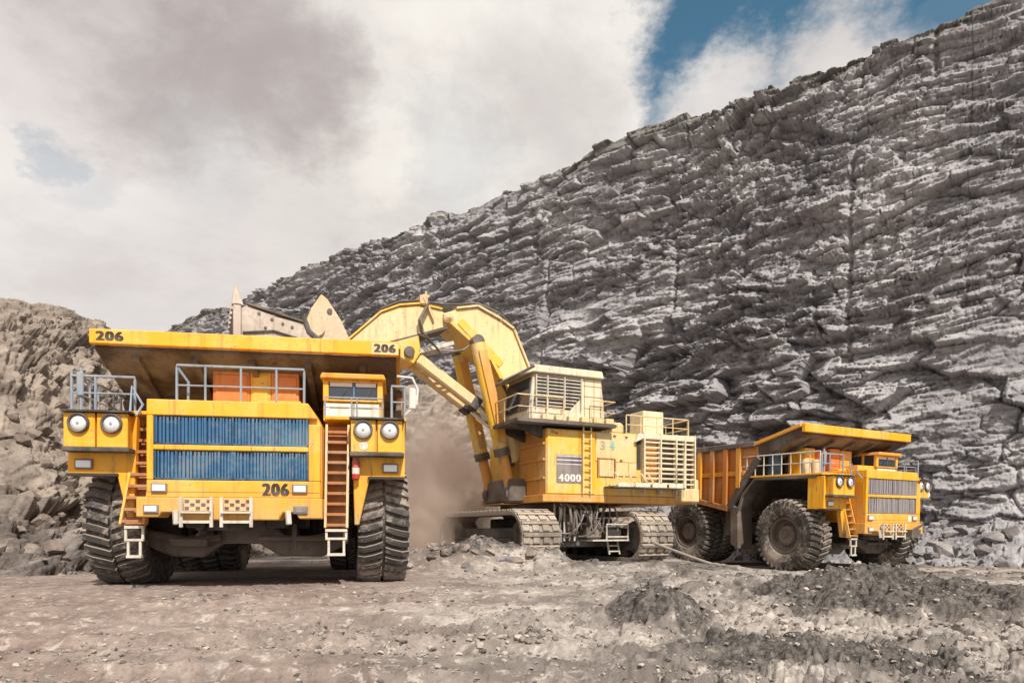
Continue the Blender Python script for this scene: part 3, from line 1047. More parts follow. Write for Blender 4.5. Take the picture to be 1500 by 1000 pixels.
def build_dust():
    m = bpy.data.materials.new('dust')
    m.use_nodes = True
    t = NT(m.node_tree)
    o = t.add('ShaderNodeOutputMaterial')
    v = t.add('ShaderNodeVolumePrincipled')
    tc = t.add('ShaderNodeTexCoord').outputs['Object']
    n = t.noise(tc, 2.2, 6, 0.62, dist=0.7)
    r = t.vmath('LENGTH', t.vmath('ADD', tc, t.scale(t.vmath('SUBTRACT', t.noise(tc, 1.8, 3, 0.6, color=True), (0.5, 0.5, 0.5)), 0.55)), out=1)
    fall = t.ramp(r, 0.35, 0.95, 1.0, 0.0)
    sp = t.add('ShaderNodeSeparateXYZ')
    t.link(tc, sp.inputs[0])
    lowd = t.ramp(sp.outputs[2], -0.8, 0.9, 1.0, 0.40)
    den = t.math('MULTIPLY', t.math('MULTIPLY', fall, t.ramp(n, 0.36, 0.62, 0.08, 1.0)), lowd)
    t.link(t.math('MULTIPLY', den, 3.4), v.inputs['Density'])
    v.inputs['Color'].default_value = (0.95, 0.85, 0.78, 1)
    v.inputs['Anisotropy'].default_value = 0.2
    t.link(v.outputs[0], o.inputs['Volume'])
    MATS['dust'] = m
    bm = bmesh.new()
    bmesh.ops.create_icosphere(bm, subdivisions=3, radius=1.0)
    me = bpy.data.meshes.new('dust_cloud')
    bm.to_mesh(me)
    bm.free()
    me.materials.append(m)
    ob = put('dust_cloud', me, loc=(-3.7, 31.2, 2.9))
    ob.scale = (3.8, 3.0, 5.2)
    tag(ob, 'pale brown cloud of dust rising between the numbered truck and the shovel', 'dust', kind='stuff')


build_dust()


# ------------------------------------------------------------------ haul trucks
WHEEL = {}


def wheel_meshes():
    Rr, W = 1.5, 0.54
    m = MB()
    prof = [(-0.36, 0.74), (-0.47, 0.80), (-0.54, 1.00), (-0.55, 1.18), (-0.50, 1.34), (-0.42, 1.40), (0.42, 1.40),
            (0.50, 1.34), (0.55, 1.18), (0.54, 1.00), (0.47, 0.80), (0.36, 0.74)]
    m.lathe(prof, 'x', (0, 0, 0), 56)
    n = 36
    for sgn in (-1, 1):
        for k in range(n):
            a0 = 2 * math.pi * (k + (0.5 if sgn > 0 else 0)) / n
            secs = [(0.03, 1.39, 1.495, 0.0), (0.20, 1.39, 1.50, 0.045), (0.40, 1.38, 1.49, 0.085), (0.545, 1.16, 1.41, 0.10)]
            hw = 0.052
            vs = []
            for (x, r0, r1, da) in secs:
                for (r, w) in ((r0, -hw), (r0, hw), (r1, hw * 0.86), (r1, -hw * 0.86)):
                    a = a0 + da + w
                    vs.append((sgn * x, r * math.sin(a), r * math.cos(a)))
            fs = [(0, 1, 2, 3), (15, 14, 13, 12)]
            for s in range(3):
                for i in range(4):
                    fs.append((s * 4 + i, s * 4 + (i + 1) % 4, s * 4 + 4 + (i + 1) % 4, s * 4 + 4 + i))
            m.raw(vs, fs)
    tyre = m.mesh('tyre')
    tyre.polygons.foreach_set('use_smooth', [True] * len(tyre.polygons))
    tyre.set_sharp_from_angle(angle=R(32))
    tyre.materials.append(MATS['tyre'])
    r = MB()   # outer face towards -x
    r.lathe([(-0.40, 0.76), (-0.44, 0.74), (-0.42, 0.66), (-0.22, 0.62), (-0.18, 0.52), (-0.18, 0.42), (-0.34, 0.38), (-0.40, 0.30), (-0.40, 0.14), (-0.44, 0.12), (-0.44, 0.001)], 'x', (0, 0, 0), 32)
    r.lathe([(0.38, 0.76), (0.30, 0.64), (0.15, 0.60), (0.12, 0.001)], 'x', (0, 0, 0), 24)
    rim = r.mesh('rim')
    rim.polygons.foreach_set('use_smooth', [True] * len(rim.polygons))
    rim.set_sharp_from_angle(angle=R(35))
    rim.materials.append(MATS['rim_dust'])
    b = MB()
    for k in range(16):
        a = 2 * math.pi * k / 16
        b.lathe([(-0.215, 0.03), (-0.215, 0.001)], 'x', (0, 0.47 * math.cos(a), 0.47 * math.sin(a)), 6)
        b.lathe([(-0.17, 0.03), (-0.215, 0.03)], 'x', (0, 0.47 * math.cos(a), 0.47 * math.sin(a)), 6)
    bolts = b.mesh('wheel_nuts')
    bolts.materials.append(MATS['dark_steel'])
    WHEEL.update(tyre=tyre, rim=rim, bolts=bolts)


wheel_meshes()


def add_wheel(root, x, y, flip, steer=0.0, spin=0.0, z=1.44):
    w = bpy.data.objects.new('wheel', WHEEL['rim'])
    COL.objects.link(w)
    w.parent = root
    w.location = (x, y, z)
    w.rotation_euler = (spin, 0, steer + (math.pi if flip else 0))
    put('tyre', WHEEL['tyre'], parent=w)
    put('wheel_nuts', WHEEL['bolts'], parent=w)
    return w


def headlight(parent, x, y, z, r=0.20):
    hl = put('headlight', MB().lathe([(y, r * 1.28), (y - 0.06, r * 1.30), (y - 0.09, r * 1.18), (y - 0.07, r * 1.02), (y - 0.03, r)], 'y', (x, 0, z), 24), 'axle_brown', parent, smooth=True)
    put('lens', MB().lathe([(y - 0.02, r * 1.02), (y - 0.05, r * 0.8), (y - 0.07, r * 0.45), (y - 0.075, r * 0.22), (y - 0.055, 0.001)], 'y', (x, 0, z), 24), 'lens', hl, smooth=True)
    put('bulb', MB().lathe([(y - 0.075, 0.035), (y - 0.095, 0.028), (y - 0.10, 0.001)], 'y', (x, 0, z), 10), 'chrome', hl, smooth=True)


def lamp(parent, x, y, z, w=0.17, h=0.09, lens='lens', name='marker_lamp'):
    l = put(name, MB().box(x - w - 0.03, x + w + 0.03, y - 0.05, y + 0.06, z - h - 0.03, z + h + 0.03), 'grey_panel', parent, bev=0.012)
    put('lens', MB().box(x - w, x + w, y - 0.065, y - 0.045, z - h, z + h), lens, l, bev=0.01)


def ladder(parent, a0, a1, b0, b1, n, y0, y1, tread, rail, name='ladder', depth=0.22, closed=False):
    """rail a from a0 (top) to a1 (bottom), rail b likewise; (x, z) pairs"""
    r1 = put(name, MB().bar((a0[0], y0, a0[1]), (a1[0], y1, a1[1]), 0.05, 0.14, (0, 1, 0)), rail, parent)
    put('rail', MB().bar((b0[0], y0, b0[1]), (b1[0], y1, b1[1]), 0.05, 0.14, (0, 1, 0)), rail, r1)
    for k in range(n):
        f = (k + 0.7) / n
        xa, za = a0[0] + (a1[0] - a0[0]) * f, a0[1] + (a1[1] - a0[1]) * f
        xb = b0[0] + (b1[0] - b0[0]) * f
        yy = y0 + (y1 - y0) * f
        put('tread', MB().box(xa + 0.027, xb - 0.027, yy - depth * 0.45, yy + depth * 0.55, za - 0.03, za + 0.03), tread, r1)
    if closed:
        put('back_plate', MB().raw([(a0[0], y0 + depth, a0[1]), (b0[0], y0 + depth, b0[1]), (b1[0], y1 + depth, b1[1]), (a1[0], y1 + depth, a1[1])], [(0, 1, 2, 3)]).raw(
            [(a0[0], y0 + depth + 0.03, a0[1]), (b0[0], y0 + depth + 0.03, b0[1]), (b1[0], y1 + depth + 0.03, b1[1]), (a1[0], y1 + depth + 0.03, a1[1])], [(3, 2, 1, 0)]), tread, r1)
    return r1


def railing(parent, pts, z0, z1, mat='rail_grey', r=0.03, posts=None, mids=(0.5,), name='railing'):
    """pts: plan polyline (x,y); a top rail with rounded ends, mid rails and posts"""
    top = [(x, y, z1) for x, y in pts]
    a, b = pts[0], pts[-1]
    path = [(a[0], a[1], z0)] + [(a[0], a[1], z1 - 0.07)] + top + [(b[0], b[1], z1 - 0.07), (b[0], b[1], z0)]
    o = put(name, MB().tube(path, r, 6), mat, parent, smooth=True)
    for m in mids:
        put('mid_rail', MB().tube([(x, y, z0 + (z1 - z0) * m) for x, y in pts], r * 0.7, 6), mat, o, smooth=True)
    for (x, y) in posts or ():
        put('post', MB().tube([(x, y, z0), (x, y, z1)], r * 0.9, 6), mat, o, smooth=True)
    return o


def lettering(parent, s, size, loc, mat, rot=(R(90), 0, 0), bold=0.02, sx=1.0, name='number', label=None, shear=0.0):
    o = put(name, text_mesh(s, size, bold, shear, 0.005, sx), mat, parent, loc=loc, rot=rot)
    if label:
        o['label'] = label
    return o


def build_truck(loc, rotz, pitch, label, numbered):
    root = empty('dump_truck', (loc[0][0], loc[0][1], 0), (0, 0, R(rotz)))
    root.rotation_mode = 'XYZ'
    tag(root, label, 'dump truck', 'yellow mining dump trucks')
    YA, WB = 2.35, 5.6
    yl = 'yellow'
    # --- wheels
    wl, wr = (-2.68, 3.12) if numbered else (-2.95, 2.70)
    for w in (add_wheel(root, wl, YA, False, R(-2), 0.3), add_wheel(root, wr, YA, True, R(5), 0.1)):
        w.scale.x = 1.10
    for x, fl in ((-3.05, False), (-1.95, True), (1.95, False), (3.05, True)):
        add_wheel(root, x, YA + WB, fl, 0, 0.2 * x)
    # --- chassis
    ch = MB()
    for s in (-1, 1):
        ch.box(s * 0.65, s * 1.05, 0.5, 9.2, 1.35, 1.95)
    ch.box(-0.64, 0.64, 0.6, 1.0, 1.3, 1.9).box(-0.64, 0.64, 3.6, 4.0, 1.4, 1.9).box(-0.64, 0.64, 6.4, 6.9, 1.4, 1.9)
    frame = put('chassis', ch, 'dark_steel', root, bev=0.03)
    ax = MB().prism([(-2.4, 1.35), (-2.4, 1.0), (-1.65, 0.70), (-0.95, 0.66), (-0.55, 0.98), (0.30, 0.98), (0.78, 0.68), (1.75, 0.66), (2.4, 1.0), (2.4, 1.35),
                     (1.0, 1.08), (0.62, 1.42), (-0.42, 1.42), (-0.85, 1.06)], 'y', 1.55, 2.05)
    put('front_axle', ax, 'axle_brown', root, bev=0.05)
    for s in (-1, 1):
        st = MB().tube([(s * 1.75, YA, 0.9), (s * 1.75, YA, 2.6)], 0.24, 12).tube([(s * 1.75, YA, 2.6), (s * 1.75, YA, 3.4)], 0.17, 12)
        put('suspension_strut', st, 'dark_steel', root, smooth=True)
        put('hub_arm', MB().box(s * 1.7, s * 2.5, YA - 0.3, YA + 0.3, 1.1, 1.9), 'dark_steel', root, bev=0.06)
    put('tie_rod', MB().tube([(0.35, 1.3, 1.12), (2.0, 1.3, 1.10)], 0.065, 8).tube([(1.15, 1.28, 0.85), (1.15, 1.28, 1.45)], 0.06, 8), 'axle_brown', root, smooth=True)
    put('steering_cylinder', MB().tube([(-1.6, 1.35, 1.02), (-0.5, 1.35, 1.12)], 0.10, 8), 'axle_brown', root, smooth=True)
    put('skid_plate', MB().prism([(-1.5, 0.95), (-0.75, 0.92), (-0.75, 1.1), (-1.6, 1.12)], 'y', 1.1, 1.5), 'axle_brown', root, bev=0.02)
    put('rear_axle', MB().lathe([(-1.7, 0.5), (-1.5, 0.6), (-0.6, 0.62), (-0.5, 0.82), (0.5, 0.82), (0.6, 0.62), (1.5, 0.6), (1.7, 0.5)], 'x', (0, YA + WB, 1.45), 20), 'dark_steel', root, smooth=True)
    put('engine_guard', MB().box(-0.62, 0.62, 2.0, 6.0, 1.0, 2.0), 'dark_steel', root, bev=0.05)
    for s in (-1, 1):
        put('hoist_cylinder', MB().tube([(s * 1.25, 5.2, 1.3), (s * 1.25, 4.6, 3.0)], 0.20, 12), 'rim_dust', root, smooth=True)
    # --- radiator housing with two banks of fins
    hs = MB().prism([(-1.68, 2.0), (1.88, 2.0), (1.88, 3.62), (1.62, 4.08), (-1.68, 4.08)], 'y', 0.14, 2.3)
    hs.box(-1.68, 1.88, 0, 0.137, 2.0, 2.37)
    hs.box(-1.68, -1.55, 0, 0.137, 2.373, 3.74).box(1.63, 1.88, 0, 0.137, 2.373, 3.62)
    hs.box(-1.547, 1.627, -0.01, 0.137, 3.01, 3.12)
    hs.prism([(-1.68, 3.743), (1.82, 3.743), (1.62, 4.08), (-1.68, 4.08)], 'y', 0.0, 0.137)
    housing = put('radiator_housing', hs, yl, root, bev=0.018)
    put('panel_seam', MB().box(-1.66, 1.86, -0.006, 0.004, 2.115, 2.128), 'rust_steel', housing)
    pn, fn = ('blue_panel', 'blue_fin') if numbered else ('grey_panel', 'grey_fin')
    rnd = random.Random(4)
    for x, xx in ((-1.684, -1.70), (1.884, 1.90)):
        put('shaded_side_plate', MB().box(x, xx, 0.12, 2.25, 2.02, 3.6), 'body_yellow', housing)  # more orange than the front: shade on the housing sides painted in
    for z0, z1 in ((2.385, 3.0), (3.13, 3.732)):
        g = put('grille', MB().box(-1.545, 1.625, 0.10, 0.135, z0, z1), pn, housing)
        f = MB()
        x = -1.53
        while x < 1.58:
            w = rnd.uniform(0.030, 0.052)
            f.box(x, x + w, 0.030 + rnd.uniform(-0.01, 0.02), 0.098, z0 + 0.01, z1 - 0.01)
            x += w + rnd.uniform(0.018, 0.040)
        put('fins', f, fn, g)
        fr = MB()
        for xx in (-1.545, 0.03, 1.585):
            fr.box(xx, xx + 0.035, 0.018, 0.032, z0, z1)
        fr.box(-1.545, 1.625, 0.018, 0.032, z0, z0 + 0.035)
        put('grille_frame', fr, pn, g)
    lamp(housing, -1.42, -0.005, 2.20, 0.13, 0.07)
    lamp(housing, 1.45, -0.005, 2.20, 0.13, 0.07)
    # --- bumper
    bp = MB().prism([(-1.85, 1.58), (-1.42, 1.58), (-1.36, 1.68), (-1.12, 1.68), (-1.02, 1.52), (1.02, 1.52), (1.10, 1.68), (1.38, 1.68), (1.44, 1.55), (1.93, 1.55), (1.93, 1.997), (-1.85, 1.997)], 'y', -0.10, 0.60)
    bumper = put('bumper', bp, yl, root, bev=0.02)
    lamp(bumper, -1.55, -0.10, 1.75, 0.12, 0.06, 'lens', 'fog_lamp')
    lamp(bumper, 1.48, -0.10, 1.74, 0.12, 0.06, 'grey_panel', 'fog_lamp')
    for x in (-1.06, 1.22):
        put('tow_hook', MB().bar((x, -0.16, 1.72), (x + 0.03, -0.20, 1.42), 0.10, 0.10), 'pale_metal', bumper, bev=0.015)
    for x in (-0.62, 0.18):     # the two stamped step brackets
        st = put('step', MB().box(x - 0.30, x + 0.30, -0.34, -0.105, 1.66, 1.70), 'pale_metal', bumper)
        for xs in (x - 0.30, x + 0.30):
            put('step_post', MB().bar((xs, -0.24, 2.0), (xs, -0.24, 1.36), 0.07, 0.06, (0, 1, 0)), 'pale_metal', st, bev=0.01)
        put('step_bar', MB().box(x - 0.265, x + 0.265, -0.27, -0.21, 1.45, 1.51), 'pale_metal', st)
        pl = MB()
        for i in range(5):
            for j in range(3):
                if (i + j) % 2 == 0:
                    pl.box(x - 0.26 + i * 0.11, x - 0.18 + i * 0.11, -0.14, -0.105, 1.75 + j * 0.075, 1.80 + j * 0.075)
        put('step_grip', pl, 'axle_brown', st)
        put('step_backing', MB().box(x - 0.27, x + 0.27, -0.118, -0.102, 1.72, 1.97), 'bucket_tan', st)
    # --- fenders with headlight boxes
    for s in (-1, 1):
        x0, x1 = (-3.44, -2.06) if s < 0 else ((2.52, 3.72) if numbered else (1.98, 2.92))
        inner, outer = (x1, x0) if s < 0 else (x0, x1)
        fd = MB().prism([(outer, 2.52), (inner + s * 0.40, 2.52), (inner + s * 0.16, 1.42), (inner + s * 0.06, 1.42), (inner + s * 0.0, 3.80), (outer, 3.80)], 'y', 0.55, 0.75)
        fd.box(outer, outer - s * 0.08, 0.753, 1.3, 2.52, 3.80)
        fender = put('fender', fd, yl, root, bev=0.02)
        put('fender_lip', MB().bar((outer, 0.62, 2.50), (inner + s * 0.36, 0.62, 2.50), 0.30, 0.05), 'dark_steel', fender)
        lamp(fender, outer - s * 0.33, 0.545, 2.73, 0.15, 0.08)
        px0, px1 = (-3.37, -2.12) if s < 0 else ((2.52, 3.66) if numbered else (1.98, 2.88))
        pod = put('headlight_box', MB().box(px0 + 0.02, px1 - 0.02, 0.32, 0.547, 3.06, 3.78), yl, fender, bev=0.015)
        put('tray', MB().box(px0 - 0.02, px1 + 0.04, 0.16, 0.55, 2.97, 3.055), 'dark_steel', pod, bev=0.01)
        put('visor', MB().box(px0 - 0.03, px1 + 0.05, 0.10, 0.62, 3.795, 3.835), 'dark_steel', pod)
        pm = (px0 + px1) / 2
        for a, b in ((px0, pm - 0.02), (pm + 0.02, px1)):
            door = put('lamp_door', MB().box(a, b, 0.20, 0.317, 3.06, 3.785), yl, pod, bev=0.012)
            headlight(door, (a + b) / 2, 0.20, 3.56, 0.165)
        if s > 0:
            put('badge', MB().lathe([(0.198, 0.10), (0.190, 0.10), (0.188, 0.001)], 'y', (2.80, 0, 3.20), 16), 'white_paint', pod)
    if numbered:
        ex = put('fire_extinguisher', MB().lathe([(2.45, 0.06), (2.47, 0.085), (2.86, 0.085), (2.93, 0.05), (2.97, 0.03), (2.97, 0.001)], 'z', (2.62, 0.42, 0), 12), 'red', root, smooth=True)
        put('extinguisher_label', MB().lathe([(2.58, 0.0865), (2.72, 0.0865)], 'z', (2.62, 0.42, 0), 12), 'white_paint', ex, smooth=True)
    # --- ladders
    ladder(root, (-2.12, 3.72), (-2.28, 1.42), (-1.73, 3.72), (-1.82, 1.42), 9, 0.95, 0.28, 'rust_steel', yl, closed=True)
    if numbered: ladder(root, (1.95, 3.72), (1.97, 1.35), (2.44, 3.72), (2.44, 1.35), 10, 0.75, 0.22, 'rust_steel', 'bucket_tan', closed=True)
    for (a, b, z0, z1, dy) in ((-2.20, -1.82, 1.40, 1.12, 0.45), (1.97, 2.44, 1.33, 1.14, 0.40))[:2 if numbered else 1]:
        l = put('hanging_step', MB().box(a, b, -0.22, -0.10, z0, z0 - 0.06), 'pale_metal', root)
        c = MB().bar((a + 0.02, -0.17, z0), (a + 0.02, -0.17, z1), 0.05, 0.05).bar((b - 0.02, -0.17, z0), (b - 0.02, -0.17, z1), 0.05, 0.05).box(a, b, -0.21, -0.13, z1 - 0.05, z1)
        put('upper_frame', c, 'pale_metal', l)
        a, b = a + 0.05, b - 0.05
        zl = z1 - 0.36
        d = MB().bar((a + 0.02, -0.17, z1 - 0.05), (a + 0.02, -0.17, zl), 0.05, 0.05).bar((b - 0.02, -0.17, z1 - 0.05), (b - 0.02, -0.17, zl), 0.05, 0.05).box(a - 0.01, b + 0.01, -0.23, -0.11, zl - 0.05, zl + 0.01)
        put('lower_frame', d, 'pale_metal', l)
        l.location.y = dy
    # --- deck
    XR = 3.75 if numbered else 2.95
    dk = MB()
    dk.box(-3.5, -1.72, 0.62, 4.85, 3.84, 3.92).box(1.92, XR, 0.62, 4.85, 3.84, 3.92).box(-1.717, 1.917, 2.303, 4.4, 3.84, 3.92)
    deck = put('deck', dk, yl, root, bev=0.012)
    for s in (-1, 1):
        xe = -3.5 if s < 0 else XR
        sk = MB()
        path = [(0.9, 3.78), (3.9, 3.78), (4.55, 3.1), (4.85, 2.3)]
        for a, b in zip(path[:-1], path[1:]):
            sk.bar((xe - s * 0.35, a[0], a[1]), (xe - s * 0.35, b[0], b[1]), 0.7, 0.10)
        put('wheel_arch', sk, 'axle_brown', deck)
        put('mud_guard', MB().prism([(4.75, 2.6), (5.25, 2.7), (5.2, 0.95), (4.7, 0.75)], 'x', xe, xe - s * 0.9), 'rim_dust', root, bev=0.05)
        put('air_tank', MB().lathe([(1.3, 0.10), (1.35, 0.34), (2.95, 0.34), (3.0, 0.10)], 'z', (xe - s * 0.75, 5.75, 0), 16), 'rim_dust', root, smooth=True)
        put('deck_brace', MB().bar((xe - s * 0.3, 1.15, 3.8), (xe - s * 0.45, 1.15, 2.5), 0.16, 0.16), yl, deck)
    # --- things on the deck
    if numbered:
        cbs = [(-0.92, -0.05, 5.22, 'orange'), (-0.04, 0.44, 5.26, 'yellow'), (0.45, 1.12, 5.22, 'orange')]
    else:
        cbs = [(-2.40, -1.80, 5.05, 'yellow'), (-1.78, -1.12, 5.0, 'orange'), (-0.86, -0.2, 5.1, 'orange'), (-0.15, 0.59, 5.05, 'body_yellow')]
    for (a, b, zt, mt) in cbs:
        c = put('cabinet', MB().box(a, b, 2.25, 3.1, 3.92, zt), mt, root, bev=0.02)
        n = 3
        for i in range(n):
            zz = 4.05 + i * (zt - 4.1) / n
            put('cover', MB().box(a + 0.06, b - 0.06, 2.225, 2.248, zz, zz + (zt - 4.1) / n - 0.05), mt, c, bev=0.01)
    put('deck_box', MB().box(0.15, 1.25, 1.65, 2.1, 4.085, 4.42), yl, root, bev=0.02)
    put('deck_box', MB().box(-1.0, -0.55, 1.7, 2.1, 4.085, 4.22), yl, root, bev=0.02)
    # --- railings
    rl = railing(root, [(-1.30, 0.75), (1.44, 0.75)], 4.09, 4.98, posts=[(-0.70, 0.75), (0.06, 0.75), (0.83, 0.75)]) if numbered else None
    if rl: put('brace', MB().tube([(-1.28, 0.75, 4.92), (-1.10, 0.9, 4.64), (-1.12, 0.95, 4.09)], 0.03, 6), 'rail_grey', rl, smooth=True)
    railing(root, [(-3.42, 0.7), (-2.15, 0.7)], 3.92, 4.66, posts=[(-2.95, 0.7)])
    put('grab_rail', MB().tube([(-2.12, 0.35, 3.85), (-2.12, 0.45, 4.42), (-1.85, 0.3, 4.0), (-1.90, 0.05, 3.72)], 0.028, 6), 'rail_grey', root, smooth=True)
    pts = [(-3.45, 0.75), (-3.45, 4.8)]
    railing(root, pts, 3.92, 4.75, mat='rail_grey' if numbered else 'pale_metal', posts=[(-3.45, 0.75 + 0.45 * k) for k in range(1, 9)])
    if numbered: railing(root, [(3.42, 0.7), (3.72, 0.7)], 3.92, 4.66)
    railing(root, [(XR - 0.03, 0.75), (XR - 0.03, 4.8)], 3.92, 4.66, posts=[(XR - 0.03, 0.75 + 0.6 * k) for k in range(1, 7)])
    # side mirror and lamp post at the outer corners
    mr = put('mirror', MB().box(-3.32, -3.18, 0.66, 0.72, 4.22, 4.74), 'rail_grey', root, bev=0.02)
    put('mirror_post', MB().tube([(-3.25, 0.74, 3.92), (-3.25, 0.74, 4.85)], 0.035, 6), 'rail_grey', mr, smooth=True)
    mr = numbered and put('mirror', MB().box(3.82, 3.98, 0.6, 0.68, 4.12, 4.62), 'white_paint', root, bev=0.03)
    if numbered: put('mirror_post', MB().tube([(3.74, 0.7, 4.0), (3.80, 0.66, 4.06), (4.0, 0.64, 4.25), (4.02, 0.64, 4.6), (3.9, 0.66, 4.86), (3.55, 0.8, 4.92)], 0.03, 6), 'white_paint', mr, smooth=True)
    if not numbered:
        tk = put('deck_tank', MB().lathe([(3.92, 0.28), (4.95, 0.28), (5.0, 0.2), (5.0, 0.001)], 'z', (-3.05, 3.25, 0), 16), 'blue_panel', root, smooth=True)
        for x in (-3.2, -2.6):
            put('filter_pot', MB().lathe([(3.92, 0.16), (4.35, 0.18), (4.5, 0.12), (4.5, 0.001)], 'z', (x, 1.6, 0), 12), 'bucket_tan', root, smooth=True)
    # --- cab
    x0, x1, y0, y1 = (1.80, 3.20, 1.3, 3.1) if numbered else (1.35, 2.85, 1.6, 3.3)
    cb = MB()
    cb.box(x0, x1, y0 + 0.10, y1, 3.925, 4.38)
    for (a, b) in ((x0, x0 + 0.13), (x1 - 0.13, x1)):
        cb.box(a, b, y0, y0 + 0.15, 4.383, 4.90).box(a, b, y1 - 0.15, y1, 4.383, 4.90)
    cb.box(x0, x0 + 0.06, 2.2, 2.32, 4.383, 4.90).box(x1 - 0.06, x1, 2.2, 2.32, 4.383, 4.90)
    cb.box(x0 + 0.132, x1 - 0.132, y0, y0 + 0.10, 4.383, 4.43).box(x0 + 0.132, x1 - 0.132, y0, y0 + 0.10, 4.85, 4.90)
    cb.box(x0, x1, y1 - 0.03, y1 - 0.002, 4.90, 4.40)
    cab = put('cab', cb, yl, root, bev=0.015)
    put('cab_roof', MB().prism([(x0 - 0.06, 4.903), (x1 + 0.08, 4.903), (x1 + 0.03, 5.03), (x0 - 0.02, 5.03)], 'y', y0 - 0.14, y1 + 0.05), 'body_yellow', cab, bev=0.02)
    xm = (x0 + x1) / 2 + 0.02
    for a, b in ((x0 + 0.14, xm - 0.02), (xm + 0.02, x1 - 0.14)):
        w = put('windscreen', MB().box(a, b, y0 + 0.05, y0 + 0.065, 4.435, 4.845), 'glass', cab)
        put('sun_blind', MB().box(a + 0.02, b - 0.02, y0 + 0.034, y0 + 0.045, 4.745, 4.84), 'blind', w)
        put('front_cover', MB().box(a - 0.08, b + 0.06, y0 - 0.02, y0 + 0.095, 3.99, 4.33), 'white_paint', cab, bev=0.012)
        put('handle', MB().box(a + 0.02, b - 0.10, y0 - 0.035, y0 - 0.022, 4.22, 4.25), 'grey_panel', cab)
        put('wiper', MB().bar(((a + b) / 2, y0 + 0.01, 4.43), ((a + b) / 2 + 0.12, y0 + 0.02, 4.72), 0.015, 0.015), 'ink', w)
    put('window_post', MB().box(xm - 0.018, xm + 0.018, y0 + 0.02, y0 + 0.085, 4.435, 4.845), 'blue_panel', cab)
    for x in (x0 + 0.02, x1 - 0.04):
        for a, b in ((y0 + 0.16, 2.19), (2.33, y1 - 0.16)):
            put('side_window', MB().box(x, x + 0.02, a, b, 4.40, 4.88), 'glass', cab)
    rf = railing(cab, [(x0 + 0.1, 0.8), (x1, 0.8)], 3.92, 4.38, r=0.02, posts=[(x0 + 0.7, 0.8), (x0 + 0.82, 0.8)], name='cab_railing')
    # --- dump body
    XS = 3.42
    bm = MB()
    side = [(3.85, 5.30), (10.3, 5.22), (10.55, 4.3), (9.0, 3.15), (5.35, 2.45), (3.72, 4.62), (1.62, 5.50), (1.55, 5.60)]
    for s in (-1, 1):
        bm.prism([(3.85, 5.30), (10.3, 5.22), (10.55, 4.3), (9.0, 3.15), (5.35, 2.45), (3.72, 4.62)], 'x', s * XS, s * (XS - 0.12))
    for (a, b, w) in (((5.35, 2.45), (9.0, 3.15), 0.12), ((9.0, 3.15), (10.55, 4.3), 0.12)):
        bm.bar((0, a[0], a[1]), (0, b[0], b[1]), 2 * (XS - 0.123), w, (0, 0.3, 1))
    body = put('dump_body', bm, 'body_yellow' if numbered else 'side_orange', root, bev=0.02)
    cn = MB()
    cn.bar((0, 1.60, 5.52), (0, 3.72, 4.66), 2 * XS, 0.10)
    for s in (-1, 1):
        cn.prism([(1.60, 5.57), (1.60, 5.88), (3.85, 5.30), (3.72, 4.72)], 'x', s * XS, s * (XS - 0.08))
    canopy = put('canopy', cn, 'body_steel', body)
    put('front_wall', MB().bar((0, 3.72, 4.62), (0, 5.35, 2.45), 2 * (XS - 0.123), 0.12, (0, 0.3, 1)), 'body_steel', body)  # dark material paints in the shade of the void behind the wheel arch
    for x in (-2.6, -1.3, 0.0, 1.3, 2.6):
        put('canopy_rib', MB().bar((x, 1.75, 5.36), (x, 3.7, 4.56), 0.14, 0.16), 'body_steel', canopy)
    put('front_lip', MB().box(-XS - 0.06, XS + 0.06, 1.42, 1.597, 5.56, 5.90), 'yellow', body, bev=0.02)
    for s in (-1, 1):
        put('top_rail', MB().bar((s * (XS + 0.05), 3.86, 5.27), (s * (XS + 0.05), 10.35, 5.19), 0.26, 0.22), 'body_steel', body, bev=0.02)
        put('canopy_rail', MB().bar((s * (XS + 0.03), 1.62, 5.84), (s * (XS + 0.03), 3.9, 5.27), 0.16, 0.14), 'body_yellow', body, bev=0.02)
        put('front_edge', MB().bar((s * (XS + 0.04), 3.70, 4.70), (s * (XS + 0.04), 5.30, 2.55), 0.22, 0.30), 'axle_brown', body, bev=0.02)
        put('bottom_rail', MB().bar((s * (XS + 0.05), 5.32, 2.52), (s * (XS + 0.05), 9.0, 3.2), 0.22, 0.24), 'rust_steel', body, bev=0.02)
        for i, y in enumerate((4.75, 5.5, 6.3, 7.1, 7.9, 8.7, 9.5)):
            zb = 2.45 + (y - 5.35) * 0.19 if y > 5.35 else 2.45 + (5.35 - y) * 1.33
            put('rib', MB().box(s * XS, s * (XS + 0.17), y - 0.13, y + 0.13, zb + 0.16, 5.17), 'body_yellow' if numbered or i % 3 == 0 else 'side_orange', body, bev=0.025)
        put('side_beam', MB().box(s * (XS + 0.003), s * (XS + 0.10), 4.4, 10.1, 3.95, 4.15), 'body_yellow', body, bev=0.02)
    if numbered:
        lettering(housing, '206', 0.38, (0.94, -0.007, 2.17), 'ink', bold=0.024, sx=0.84, label='number 206 in black on the yellow front')
        lettering(body, '206', 0.29, (-3.04, 1.412, 5.73), 'ink', bold=0.024, sx=1.15, label='number 206 at the left end of the canopy edge')
        pl = put('number_plate', MB().box(2.83, 3.47, 1.406, 1.418, 5.575, 5.855), 'cream', body)
        lettering(pl, '206', 0.27, (3.15, 1.399, 5.715), 'ink', bold=0.022, sx=1.1, label='number 206 on a pale plate at the right end of the canopy edge')
        # dribbles of dirt on the canopy edge
    else:
        put('front_hitch', MB().box(0.6, 1.2, -0.45, -0.1, 1.45, 1.75).bar((0.8, -0.3, 1.7), (1.5, -0.35, 1.95), 0.08, 0.08), 'axle_brown', root)
